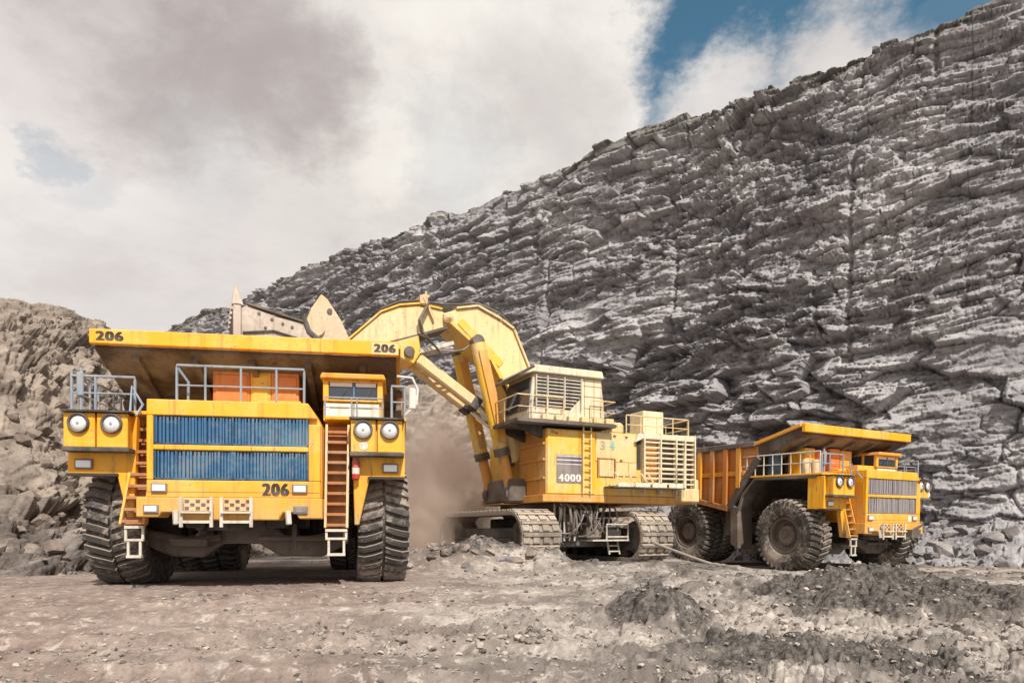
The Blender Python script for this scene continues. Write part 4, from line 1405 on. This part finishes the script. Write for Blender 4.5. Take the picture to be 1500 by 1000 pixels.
        put('service_plate', MB().box(1.05, 1.4, -0.012, -0.002, 2.08, 2.30), 'white_paint', housing)
    if numbered:
        body.location.x = 0.10
    # exhaust stacks behind the cab
    for x in (-2.2, 1.7):
        put('exhaust_pipe', MB().tube([(x, 3.3, 3.92), (x, 3.3, 4.6), (x, 3.5, 4.75)], 0.11, 10), 'dark_steel', root, smooth=True)
    root.location.z = loc[2]
    root.rotation_euler = (Matrix.Rotation(R(rotz), 3, 'Z') @ Matrix.Rotation(R(pitch), 3, 'X')).to_euler()
    return root


build_truck((*TRUCK_L[:1], TRUCK_L[1], -0.02), TRUCK_L[1], 0.0,
            'near yellow dump truck with blue radiator fins and the number 206, parked at left', True)
build_truck((*TRUCK_R[:1], TRUCK_R[1], -0.45), TRUCK_R[1], 1.6,
            'far yellow and orange dump truck with grey radiator fins, waiting right of the shovel', False)


# ------------------------------------------------------------------ hydraulic shovel
def build_shovel():
    (ox, oy), rz = SHOVEL
    root = empty('mining_shovel', (ox, oy, 0), (0, 0, R(rz)))
    tag(root, 'large cream and yellow hydraulic mining shovel reaching its bucket over the near truck', 'excavator')
    UA = R(93)
    # ---- crawlers (frame: +x towards the viewer end, y across)
    shoe = MB().box(-0.20, 0.20, -0.78, 0.78, -0.06, 0.06)
    shoe.box(-0.17, -0.07, -0.76, 0.76, 0.06, 0.15)
    for y in (-0.62, -0.21, 0.21, 0.62):
        shoe.box(-0.06, 0.17, y - 0.14, y + 0.14, 0.06, 0.115)
    shoe_me = shoe.mesh('track_shoe')
    shoe_me.materials.append(MATS['track_steel'])
    for cy in (-2.65, 2.65):
        Lh, rr, zc = 2.85, 0.86, 1.00
        fr = MB().box(-2.9, 2.9, cy - 0.50, cy + 0.50, 0.45, 1.35)
        fr.box(-2.6, 2.6, cy - 0.62, cy + 0.62, 0.75, 0.95)
        tr = put('crawler', fr, 'dark_steel', root, bev=0.04, rot=(0, 0, UA))
        for x in (-Lh, Lh):
            put('idler', MB().lathe([(-0.45, 0.001), (-0.45, 0.40), (-0.35, 0.66), (0.35, 0.66), (0.45, 0.40), (0.45, 0.001)], 'y', (x, cy, zc), 20), 'axle_brown', tr, smooth=True)
        for k in range(6):
            put('roller', MB().lathe([(-0.5, 0.001), (-0.5, 0.22), (0.5, 0.22), (0.5, 0.001)], 'y', (-2.2 + k * 0.88, cy, 0.36), 14), 'dark_steel', tr, smooth=True)
        per = 4 * Lh + 2 * math.pi * rr
        n = 44
        for k in range(n):
            s = (k + 0.5) * per / n
            if s < 2 * Lh:
                p, a = (-Lh + s, zc + rr + 0.04), 0.0
            elif s < 2 * Lh + math.pi * rr:
                t = (s - 2 * Lh) / rr
                p, a = (Lh + (rr + 0.04) * math.sin(t), zc + (rr + 0.04) * math.cos(t)), t
            elif s < 4 * Lh + math.pi * rr:
                q = s - 2 * Lh - math.pi * rr
                p, a = (Lh - q, zc - rr - 0.04), math.pi
            else:
                t = (s - 4 * Lh - math.pi * rr) / rr + math.pi
                p, a = (-Lh + (rr + 0.04) * math.sin(t), zc + (rr + 0.04) * math.cos(t)), t
            put('track_shoe', shoe_me, parent=tr, loc=(p[0], cy, p[1]), rot=(0, a, 0))
    cbm = MB().box(-1.9, 1.9, -1.9, 1.9, 0.75, 1.75).box(1.2, 2.0, -2.14, 2.14, 0.6, 1.3).box(-2.0, -1.2, -2.14, 2.14, 0.6, 1.3)
    car = put('car_body', cbm, 'dark_steel', root, bev=0.06, rot=(0, 0, UA))
    put('slew_ring', MB().lathe([(1.75, 1.95), (1.95, 2.1), (2.30, 2.1), (2.33, 1.9)], 'z', (0, 0, 0), 40), 'axle_brown', car, smooth=True)
    # machinery and pipework hung on the front of the car body, between the tracks
    for (y0, y1, z0, z1, x0, x1, mt) in ((-1.75, -0.95, 0.75, 1.30, 2.0, 2.55, 'grey_panel'), (0.15, 0.85, 0.95, 1.60, 2.0, 2.6, 'rim_dust'), (1.05, 1.75, 0.95, 1.45, 2.0, 2.7, 'dark_steel'),
                                         (-0.7, -0.1, 1.1, 1.9, 2.0, 2.3, 'axle_brown'), (-1.8, -1.3, 1.35, 1.8, 1.92, 2.3, 'rim_dust')):
        put('hydraulic_unit', MB().box(x0, x1, y0, y1, z0, z1), mt, car, bev=0.05)
    put('travel_drive', MB().lathe([(2.0, 0.42), (2.5, 0.42), (2.6, 0.30), (2.6, 0.001)], 'x', (0, -1.75, 0.85), 18), 'grey_panel', car, smooth=True)
    plat = put('access_platform', MB().box(2.0, 2.9, 0.2, 2.0, 0.84, 0.90), 'pale_metal', car)
    for (a, b) in (((2.85, 0.9), (2.85, 1.95)),):
        put('platform_rail', MB().tube([(2.85, 0.9, 0.9), (2.85, 0.9, 1.5), (2.85, 1.95, 1.5), (2.85, 1.95, 0.9)], 0.04, 6).tube([(2.85, 0.9, 1.0), (2.85, 1.95, 1.0)], 0.04, 6), 'pale_metal', plat, smooth=True)
    put('hanging_ladder', MB().bar((2.4, 1.25, 0.84), (2.55, 1.25, 0.30), 0.05, 0.06).bar((2.4, 1.75, 0.84), (2.55, 1.75, 0.30), 0.05, 0.06)
        .box(2.42, 2.52, 1.25, 1.75, 0.62, 0.67).box(2.48, 2.58, 1.25, 1.75, 0.40, 0.45), 'pale_metal', plat)
    rnd = random.Random(12)
    for k in range(5):
        y = -1.15 + 0.23 * k
        put('lubrication_pipe', MB().tube([(2.25, y, 0.85), (2.25 + 0.08 * (k % 2), y, 2.3)], 0.045 + 0.015 * (k % 2), 8), 'chrome' if k % 2 else 'pale_metal', car, smooth=True)
    for k in range(20):
        y0, y1 = rnd.uniform(-1.2, 1.5), rnd.uniform(-1.2, 1.6)
        pts = []
        for i in range(9):
            f = i / 8
            pts.append((2.2 + 0.5 * math.sin(f * math.pi) + rnd.uniform(0, 0.05), y0 + (y1 - y0) * f, 2.2 - (0.9 + 0.3 * math.sin(k)) * f + 0.25 * math.sin(f * 6.28)))
        put('hose', MB().tube(pts, 0.04, 6), rnd.choice(('hose', 'hose', 'cable', 'axle_brown')), car, smooth=True)

    # ---- upper structure
    hb = MB()
    hb.box(-5.05, 1.72, 0.75, 3.0, 2.62, 5.10)          # left module
    hb.box(-5.05, 1.5, -3.0, -0.75, 2.62, 5.0)          # right module
    hb.box(-5.05, -1.0, -0.747, 0.747, 2.62, 4.9)
    house = put('machinery_house', hb, 'shovel_yellow', root, bev=0.03)
    put('base_frame', MB().box(-5.1, 1.9, -2.95, 3.03, 2.34, 2.617).box(-3.0, 2.6, -0.9, 0.9, 2.30, 2.338), 'shovel_orange', house, bev=0.03)
    put('front_wall', MB().box(1.723, 1.76, 0.78, 2.97, 2.64, 5.08), 'shovel_orange', house, bev=0.01)  # orange paint stands in for shade on this forward face and its stiffeners
    for z in (3.2, 3.9, 4.5):
        put('wall_stiffener', MB().box(1.762, 1.83, 0.85, 2.9, z, z + 0.08), 'shovel_orange', house)
    YS = 3.0

    def panel(name, x0, x1, z0, z1, mt, t=0.03, parent=house, bev=0.008):
        return put(name, MB().box(x0, x1, YS, YS + t, z0, z1), mt, parent, bev=bev)
    panel('wall_panel', 1.70, 0.25, 2.66, 5.06, 'shovel_yellow', 0.02)
    panel('corner_strip', -0.17, -0.36, 2.66, 5.06, 'yellow', 0.05)
    panel('wall_panel', -0.40, -2.25, 3.95, 5.06, 'cream', 0.03)
    d = panel('access_door', -0.55, -1.22, 3.36, 4.02, 'cream', 0.06)
    put('door_frame', MB().box(-0.52, -0.47, YS, YS + 0.075, 3.36, 4.06).box(-1.30, -1.25, YS, YS + 0.075, 3.36, 4.06).box(-0.47, -1.25, YS, YS + 0.075, 4.03, 4.08), 'rust_steel', d)
    panel('access_door', -1.33, -1.9, 3.40, 3.93, 'cream', 0.045)
    panel('access_door', -1.93, -2.3, 3.40, 3.93, 'cream', 0.04)
    for x, z in ((-1.5, 4.0), (-1.75, 4.93), (-1.2, 4.95), (1.4, 4.9), (1.55, 4.95)):
        panel('latch', x, x - 0.12, z, z + 0.05, 'rust_steel', 0.09)
    # torn dark opening beside the radiator
    panel('intake_opening', -2.32, -2.50, 3.7, 4.85, 'dark_steel', 0.035)
    # plate with the model number
    pl = panel('name_plate', 1.33, 0.24, 3.05, 4.13, 'grey_plate', 0.035)
    for z, h, mt in ((4.06, 0.035, 'white_paint'), (3.97, 0.05, 'purple_strip'), (3.91, 0.04, 'white_paint'), (3.82, 0.06, 'purple_strip'), (3.76, 0.03, 'white_paint')):
        put('stripe', MB().box(1.325, 0.245, YS + 0.036, YS + 0.042, z, z + h), mt, pl)
    lettering(pl, '4000', 0.40, (0.76, YS + 0.045, 3.24), 'white_paint', rot=(R(90), 0, R(180)), bold=0.02, sx=1.05, name='lettering')
    lettering(house, '3', 0.48, (-0.72, YS + 0.037, 4.55), 'grey_ink', rot=(R(90), 0, R(180)), bold=0.02, name='lettering')
    lettering(house, '4', 0.48, (-1.15, YS + 0.037, 4.55), 'teal', rot=(R(90), 0, R(180)), bold=0.02, name='lettering')
    # ladder up to the cab deck
    la = put('ladder', MB().bar((0.22, 3.14, 2.66), (0.22, 3.14, 5.55), 0.05, 0.05), 'cream', house)
    put('rail', MB().bar((-0.12, 3.14, 2.66), (-0.12, 3.14, 5.55), 0.05, 0.05), 'cream', la)
    for k in range(10):
        z = 2.8 + k * 0.28
        put('rung', MB().bar((0.20, 3.14, z), (-0.10, 3.14, z), 0.04, 0.04), 'cream', la)
    # radiator bank with guard bars
    rad = put('radiator', MB().box(-2.55, -4.15, YS, YS + 0.03, 3.05, 4.98), 'shovel_orange', house)
    put('radiator_core', MB().box(-3.3, -5.0, YS + 0.031, YS + 0.045, 2.95, 4.95), 'axle_brown', rad)
    for k in range(10):
        z = 3.12 + k * 0.205
        put('guard_bar', MB().box(-2.52, -5.12, YS + 0.12, YS + 0.19, z, z + 0.06), 'pale_cream', rad)
    for x in (-2.52, -3.32, -4.10, -4.55, -5.05):
        put('guard_post', MB().box(x, x - 0.06, YS + 0.05, YS + 0.25, 2.7, 5.15), 'pale_cream', rad)
    put('radiator_top', MB().prism([(-2.3, 5.1), (-2.15, 4.75), (-2.5, 4.9), (-5.1, 4.9), (-5.1, 5.15)], 'y', YS, YS + 0.22), 'pale_cream', rad, bev=0.02)
    rb = put('rear_bars', MB().box(-5.12, -5.053, 0.9, 3.2, 2.9, 3.0), 'cream', house)
    for k in range(9):
        z = 3.15 + k * 0.22
        put('guard_bar', MB().box(-5.13, -5.06, 0.9, 3.2, z, z + 0.06), 'cream', rb)
    put('counterweight', MB().box(-5.6, -5.135, -2.9, 2.9, 2.36, 3.4), 'cream', house, bev=0.08)
    # side step with slanted brackets
    st = put('side_step', MB().box(-0.75, -4.15, YS + 0.05, YS + 0.75, 2.90, 2.96), 'dark_steel', house)
    for k in range(4):
        x = -0.95 - k * 0.80
        put('step_panel', MB().box(x, x - 0.70, YS + 0.70, YS + 0.76, 2.93, 3.10), 'pale_cream', st, bev=0.015)
    for k in range(6):
        x = -1.0 - k * 0.31
        put('step_bracket', MB().bar((x, YS + 0.45, 3.50), (x - 0.16, YS + 0.62, 3.12), 0.12, 0.05), 'cream', st)
    put('step_rail', MB().tube([(-2.9, YS + 0.72, 3.0), (-2.9, YS + 0.72, 3.65), (-4.12, YS + 0.72, 3.65), (-4.12, YS + 0.72, 4.4), (-4.12, YS + 0.72, 2.6)], 0.03, 6), 'cream', st, smooth=True)
    put('corner_foot', MB().box(-4.2, -5.1, YS + 0.02, YS + 0.5, 2.40, 2.95), 'cream', house, bev=0.05)
    # roof railing and roof gear
    for pts, ps in (([(-1.9, 2.9), (-5.0, 2.9)], [(-2.6, 2.9), (-3.4, 2.9), (-4.2, 2.9)]), ([(-5.0, 2.85), (-5.0, -2.5)], [(-5.0, 1.4), (-5.0, 0), (-5.0, -1.4)])):
        railing(house, pts, 5.1, 5.85, mat='cream', r=0.028, posts=ps, name='roof_railing')
    put('roof_box', MB().box(-3.45, -4.5, 0.9, 1.9, 5.11, 6.30), 'pale_cream', house, bev=0.03)
    put('exhaust_stack', MB().lathe([(4.95, 0.22), (5.7, 0.22), (5.75, 0.16), (5.75, 0.001)], 'z', (-2.4, 1.5, 0), 14), 'cream', house, smooth=True)
    put('exhaust_stack', MB().lathe([(4.95, 0.2), (5.55, 0.2), (5.6, 0.15), (5.6, 0.001)], 'z', (-1.6, 2.3, 0), 14), 'bucket_steel', house, smooth=True)
    put('roof_unit', MB().box(-1.2, -1.75, 2.3, 2.95, 5.11, 5.45), 'cream', house, bev=0.03)
    # ---- operator's cab on its raised deck
    dk = put('cab_deck', MB().prism([(3.15, 5.22), (3.15, 5.34), (-1.1, 5.34), (-1.1, 5.22)], 'y', 0.95, 3.42), 'axle_brown', house)
    put('deck_bracket', MB().prism([(3.1, 5.215), (1.78, 5.215), (1.78, 4.75)], 'y', 1.1, 1.25), 'dark_steel', dk)
    put('deck_bracket', MB().prism([(3.1, 5.215), (1.78, 5.215), (1.78, 4.75)], 'y', 2.6, 2.75), 'dark_steel', dk)
    cabm = MB()
    YC = 3.20
    cabm.prism([(2.55, 5.36), (2.55, 5.62), (2.40, 7.05), (-0.55, 7.05), (-0.72, 5.36)], 'y', 1.05, YC)
    cab = put('cab', cabm, 'pale_cream', root, bev=0.03)
    roof = put('cab_roof', MB().prism([(2.98, 6.90), (2.40, 7.34), (-0.50, 7.34), (-0.58, 7.06), (2.45, 7.06)], 'y', 0.9, YC + 0.16), 'pale_cream', cab, bev=0.03)
    put('visor', MB().prism([(3.05, 6.86), (3.05, 6.93), (2.46, 7.30), (2.40, 7.25)], 'y', 0.88, YC + 0.18), 'dark_steel', roof)
    put('front_window', MB().prism([(2.56, 5.75), (2.59, 5.75), (2.48, 6.9), (2.45, 6.9)], 'y', 1.15, YC - 0.1), 'glass', cab)
    put('louvre_recess', MB().prism([(2.40, 5.80), (2.30, 6.98), (0.42, 6.98), (0.36, 6.30), (0.85, 5.80)], 'y', YC, YC + 0.015), 'dark_steel', cab)
    for k in range(9):
        z = 5.84 + k * 0.128
        xr = 0.42 if z > 6.3 else 0.85 - (z - 5.8) * 0.9
        put('louvre', MB().bar((2.32, YC + 0.06, z + 0.04), (xr, YC + 0.06, z + 0.04), 0.03, 0.055, (0, 0.4, 1)), 'pale_metal', cab)
    for x in (2.34, 1.87, 1.15, 0.42):
        put('louvre_post', MB().box(x, x - 0.04, YC + 0.02, YC + 0.13, 5.82, 6.98), 'pale_metal', cab)
    for z in (5.9, 6.35, 6.75):
        put('panel_seam', MB().box(0.25, -0.62, YC + 0.001, YC + 0.012, z, z + 0.02), 'rust_steel', cab)
    for x in (0.22, -0.2):
        put('panel_seam', MB().box(x, x - 0.02, YC + 0.001, YC + 0.012, 5.4, 7.0), 'rust_steel', cab)
    railing(cab, [(3.1, 1.0), (3.1, 3.36), (1.2, 3.36)], 5.34, 6.2, mat='cream', r=0.026, posts=[(3.1, 2.2), (2.5, 3.36), (1.9, 3.36)], name='deck_railing')
    railing(cab, [(0.0, 3.38), (-1.05, 3.38), (-1.05, 2.2)], 5.34, 6.2, mat='cream', r=0.024, posts=[(-0.5, 3.38)], name='deck_railing')
    for k in range(6):
        put('deck_block', MB().box(2.1 - k * 0.55, 1.75 - k * 0.55, 3.22, 3.40, 5.341, 5.55), 'cream', dk, bev=0.02)
    # ---- boom, arm, cylinders
    boom = put('boom', MB().prism([(5.00, 9.62), (4.40, 9.86), (3.57, 10.06), (2.55, 9.66), (2.02, 9.36), (1.30, 7.80), (1.05, 4.3), (1.9, 4.0), (2.25, 7.05), (3.0, 8.05), (4.60, 9.22)], 'y', -0.62, 0.62), 'boom_cream', root, bev=0.04)
    put('boom_flange', MB().bar((4.70, 0.0, 9.30), (2.98, 0.0, 8.02), 1.5, 0.12).bar((2.98, 0, 8.02), (2.15, 0, 6.6), 1.5, 0.12), 'shovel_yellow', boom)
    put('boom_flange', MB().bar((4.45, 0.0, 9.89), (3.57, 0.0, 10.10), 1.44, 0.07).bar((3.55, 0, 10.10), (2.53, 0, 9.70), 1.44, 0.07).bar((2.50, 0, 9.68), (2.0, 0, 9.40), 1.44, 0.07).bar((1.98, 0, 9.36), (1.26, 0, 7.82), 1.44, 0.07), 'boom_cream', boom)
    put('boom_stiffener', MB().bar((4.30, 0.64, 9.42), (2.55, 0.64, 7.9), 0.30, 0.05, (0, 1, 0)), 'shovel_yellow', boom)
    put('pivot_pin', MB().lathe([(-0.85, 0.001), (-0.70, 0.20), (0.70, 0.20), (0.85, 0.001)], 'y', (4.78, 0, 9.45), 18), 'bucket_tan', boom, smooth=True)
    arm = put('arm', MB().prism([(4.60, 9.50), (5.05, 9.80), (5.94, 9.86), (6.7, 9.70), (7.40, 9.36), (8.62, 8.16), (9.15, 7.5), (8.75, 7.25), (7.9, 7.85), (7.0, 8.32), (4.75, 9.15)], 'y', -0.50, 0.50), 'boom_cream', root, bev=0.04)
    put('arm_flange', MB().bar((5.0, 0, 9.82), (5.94, 0, 9.90), 1.16, 0.06).bar((5.94, 0, 9.90), (6.7, 0, 9.74), 1.16, 0.06).bar((6.7, 0, 9.74), (7.4, 0, 9.40), 1.16, 0.06).bar((7.4, 0, 9.40), (8.65, 0, 8.18), 1.16, 0.06), 'shovel_yellow', arm)
    put('arm_flange', MB().bar((4.8, 0, 9.12), (7.0, 0, 8.28), 1.2, 0.10).bar((7.0, 0, 8.28), (7.9, 0, 7.80), 1.2, 0.10), 'axle_brown', arm)
    put('cylinder_bracket', MB().prism([(6.95, 8.30), (5.95, 8.68), (5.85, 8.05), (6.15, 7.55), (6.75, 7.75)], 'y', -0.62, 0.62), 'shovel_yellow', arm, bev=0.04)
    put('arm_pin', MB().lathe([(-0.75, 0.001), (-0.75, 0.2), (0.75, 0.2), (0.75, 0.001)], 'y', (6.35, 0, 7.98), 16), 'axle_brown', arm, smooth=True)
    put('link_rod', MB().bar((5.95, 0.55, 8.05), (4.55, 0.55, 8.55), 0.14, 0.14).bar((5.95, -0.55, 8.05), (4.55, -0.55, 8.55), 0.14, 0.14), 'pale_metal', arm)
    for y in (-0.42, 0.42):
        cy = put('arm_cylinder', MB().bar((5.95, y, 7.80), (3.55, y, 6.25), 0.42, 0.42), 'boom_cream', root, bev=0.06)
        put('cylinder_rod', MB().tube([(3.6, y, 6.28), (2.1, y, 5.3)], 0.13, 10), 'chrome', cy, smooth=True)
        put('cylinder_collar', MB().bar((3.75, y, 6.38), (3.45, y, 6.18), 0.5, 0.5), 'dark_steel', cy)
    for y in (-1.02, 1.02):
        cy = put('boom_cylinder', MB().tube([(3.72, y, 8.50), (2.66, y, 4.25)], 0.29, 14), 'shovel_yellow', root, smooth=True)
        put('cylinder_collar', MB().tube([(2.72, y, 4.5), (2.64, y, 4.2)], 0.33, 14), 'axle_brown', cy, smooth=True)
        put('cylinder_rod', MB().tube([(2.68, y, 4.35), (2.30, y, 2.85)], 0.21, 12), 'shovel_orange', cy, smooth=True)
        put('cylinder_eye', MB().lathe([(-0.2, 0.001), (-0.2, 0.32), (0.2, 0.32), (0.2, 0.001)], 'y', (2.28, y, 2.75), 16), 'axle_brown', cy, smooth=True)
        put('cylinder_head', MB().lathe([(-0.2, 0.001), (-0.2, 0.24), (0.2, 0.24), (0.2, 0.001)], 'y', (3.74, y, 8.58), 16), 'axle_brown', cy, smooth=True)
        put('cylinder_guard', MB().bar((3.62, y + 0.30, 8.2), (2.75, y + 0.30, 4.7), 0.05, 0.34, (1, 0, 0)), 'shovel_orange', cy)
    put('boom_foot', MB().box(1.5, 2.5, -1.35, 1.35, 2.36, 3.3), 'axle_brown', root, bev=0.08)
    # hoses along the boom
    for k in range(5):
        y = -0.5 + 0.25 * k
        put('hose', MB().tube([(1.6, y, 7.6), (1.9, y, 9.5), (2.6, y, 9.85 + 0.04 * k), (3.5, y, 10.25), (4.4, y, 10.08), (5.0, y, 10.0), (5.9, y, 10.02), (6.7, y, 9.86), (7.4, y, 9.5)], 0.045, 6), 'hose', boom, smooth=True)
    for k in range(3):
        y = 0.55 + 0.12 * k
        put('hose', MB().tube([(5.6, y, 9.9), (6.0, y + 0.15, 9.2), (5.9, y + 0.2, 8.7), (5.2, y + 0.25, 8.15 - 0.1 * k), (4.3, y + 0.2, 8.2), (3.9, y, 8.5)], 0.04, 6), 'hose' if k else 'cable', boom, smooth=True)
        put('hose', MB().tube([(2.6, y, 7.3), (2.3, y + 0.3, 6.6 - 0.2 * k), (1.9, y + 0.4, 6.5), (1.75, y + 0.3, 6.9)], 0.04, 6), 'cable' if k == 1 else 'hose', boom, smooth=True)
        put('hose', MB().tube([(2.1, y - 0.9, 5.8), (2.35, y - 0.7, 5.0), (2.0, y - 0.6, 4.3), (1.8, y - 0.5, 3.9)], 0.05, 6), 'hose', boom, smooth=True)
    put('hose_bracket', MB().box(5.6, 5.9, -0.55, 0.62, 9.90, 10.22).bar((5.75, 0.62, 10.15), (5.35, 0.62, 9.35), 0.06, 0.10), 'bucket_tan', boom)
    put('boom_post', MB().tube([(5.62, 0.4, 10.1), (5.60, 0.4, 10.45)], 0.05, 6).box(5.5, 5.75, 0.3, 0.5, 10.2, 10.3), 'bucket_tan', boom)
    # ---- bucket
    YB = 1.55
    bk = MB()
    for s in (-1, 1):
        bk.prism([(9.72, 9.72), (9.50, 9.55), (9.05, 8.9), (8.62, 8.0), (8.7, 7.2), (9.6, 6.9), (10.55, 7.2), (10.45, 8.2), (10.05, 9.2)], 'y', s * YB, s * (YB - 0.14))
    bk.prism([(8.66, 7.9), (8.72, 7.2), (9.6, 6.9), (10.5, 7.1), (10.5, 7.35), (9.6, 7.15), (8.95, 7.4), (8.9, 7.9)], 'y', -YB + 0.143, YB - 0.143)
    bucket = put('bucket', bk, 'bucket_tan', root, bev=0.03, loc=(0, 0, -0.32))
    put('bucket_back', MB().prism([(8.7, 7.95), (8.95, 7.95), (9.75, 9.6), (9.55, 9.6)], 'y', -YB + 0.145, YB - 0.145), 'bucket_tan', bucket, bev=0.03)
    fr = MB()
    shell = [(9.95, 8.55), (10.35, 8.62), (11.2, 8.72), (12.10, 8.98), (12.30, 8.85), (12.30, 7.75), (11.4, 7.35), (10.2, 7.3)]
    for s in (-1, 1):
        fr.prism(shell, 'y', s * (YB + 0.08), s * (YB - 0.08))
    fr.bar((9.9, 0, 7.3), (11.4, 0, 7.32), 2 * YB, 0.12).bar((11.4, 0, 7.33), (12.35, 0, 7.72), 2 * YB, 0.12)
    front = put('bucket_front', fr, 'bucket_steel', bucket, bev=0.03)
    put('wear_strip', MB().bar((10.3, YB + 0.1, 8.02), (11.3, YB + 0.1, 8.22), 0.08, 0.06, (0, 0, 1)).bar((11.3, YB + 0.1, 8.22), (12.25, YB + 0.1, 8.05), 0.08, 0.06, (0, 0, 1)), 'ink', front)
    put('top_strip', MB().bar((10.35, YB + 0.02, 8.66), (12.1, YB + 0.02, 9.02), 0.26, 0.07), 'axle_brown', front)
    for k, (x, z) in enumerate(((11.75, 8.75), (11.35, 8.6), (11.0, 8.5), (10.7, 8.42), (11.55, 8.3), (11.0, 7.6))):
        put('bolt', MB().lathe([(YB + 0.08, 0.05), (YB + 0.11, 0.05), (YB + 0.11, 0.001)], 'y', (x, 0, z), 8), 'axle_brown', front)
    put('lip', MB().box(12.28, 12.52, -YB - 0.1, YB + 0.1, 7.72, 9.02), 'axle_brown', bucket, bev=0.04)
    for k in range(6):
        y = -YB + 0.05 + k * (2 * YB - 0.1) / 5
        tth = MB().raw([(12.22, y - 0.14, 8.95), (12.58, y - 0.14, 8.95), (12.58, y + 0.14, 8.95), (12.22, y + 0.14, 8.95),
                        (12.44, y - 0.05, 9.68), (12.50, y - 0.05, 9.68), (12.50, y + 0.05, 9.68), (12.44, y + 0.05, 9.68)],
                       [(0, 3, 2, 1), (4, 5, 6, 7), (0, 1, 5, 4), (1, 2, 6, 5), (2, 3, 7, 6), (3, 0, 4, 7)])
        put('tooth', tth, 'bucket_steel', bucket, bev=0.02)
    put('side_shroud', MB().box(12.30, 12.55, YB + 0.1, YB + 0.22, 7.9, 8.9), 'bucket_steel', bucket, bev=0.03)
    put('bucket_hinge', MB().lathe([(-YB - 0.1, 0.001), (-YB - 0.1, 0.34), (YB + 0.1, 0.34), (YB + 0.1, 0.001)], 'y', (9.95, 0, 8.55), 18), 'bucket_tan', bucket, smooth=True)
    put('hinge_hook', MB().tube([(10.35, YB + 0.05, 8.85), (10.15, YB + 0.05, 8.35), (9.75, YB + 0.05, 8.05), (9.45, YB + 0.05, 7.7)], 0.11, 8), 'dark_steel', bucket, smooth=True)
    put('bucket_pin', MB().lathe([(YB, 0.09), (YB + 0.05, 0.09), (YB + 0.05, 0.001)], 'y', (9.45, 0, 9.15), 12), 'dark_steel', bucket, smooth=True)


build_shovel()


# ------------------------------------------------------------------ power cable trailing from the shovel
def build_cable():
    key = [(5.3, 25.6, 0.80), (6.1, 24.8, 0.45), (6.9, 24.0, 0.12)]
    ground_pts = [(7.35, 23.5), (8.0, 22.6), (8.5, 21.2), (9.4, 20.4), (10.6, 20.3), (12.2, 19.6), (14.5, 19.4), (17.5, 18.4), (22, 18.6)]
    pts = [Vector(k) for k in key] + [Vector((x, y, 0)) for x, y in ground_pts]
    out = []
    for i in range(len(pts) - 1):
        p0, p1, p2, p3 = pts[max(i - 1, 0)], pts[i], pts[i + 1], pts[min(i + 2, len(pts) - 1)]
        for k in range(10):
            f = k / 10
            q = 0.5 * (2 * p1 + (p2 - p0) * f + (2 * p0 - 5 * p1 + 4 * p2 - p3) * f ** 2 + (3 * p1 - p0 - 3 * p2 + p3) * f ** 3)
            g = gz(q.x, q.y) + 0.06
            if i >= 3 or q.z < g:
                q.z = g
            out.append(q)
    tag(put('power_cable', MB().tube(out, 0.055, 8), 'cable', smooth=True),
        'thick pale power cable running from the shovel down to the ground', 'cable')


build_cable()
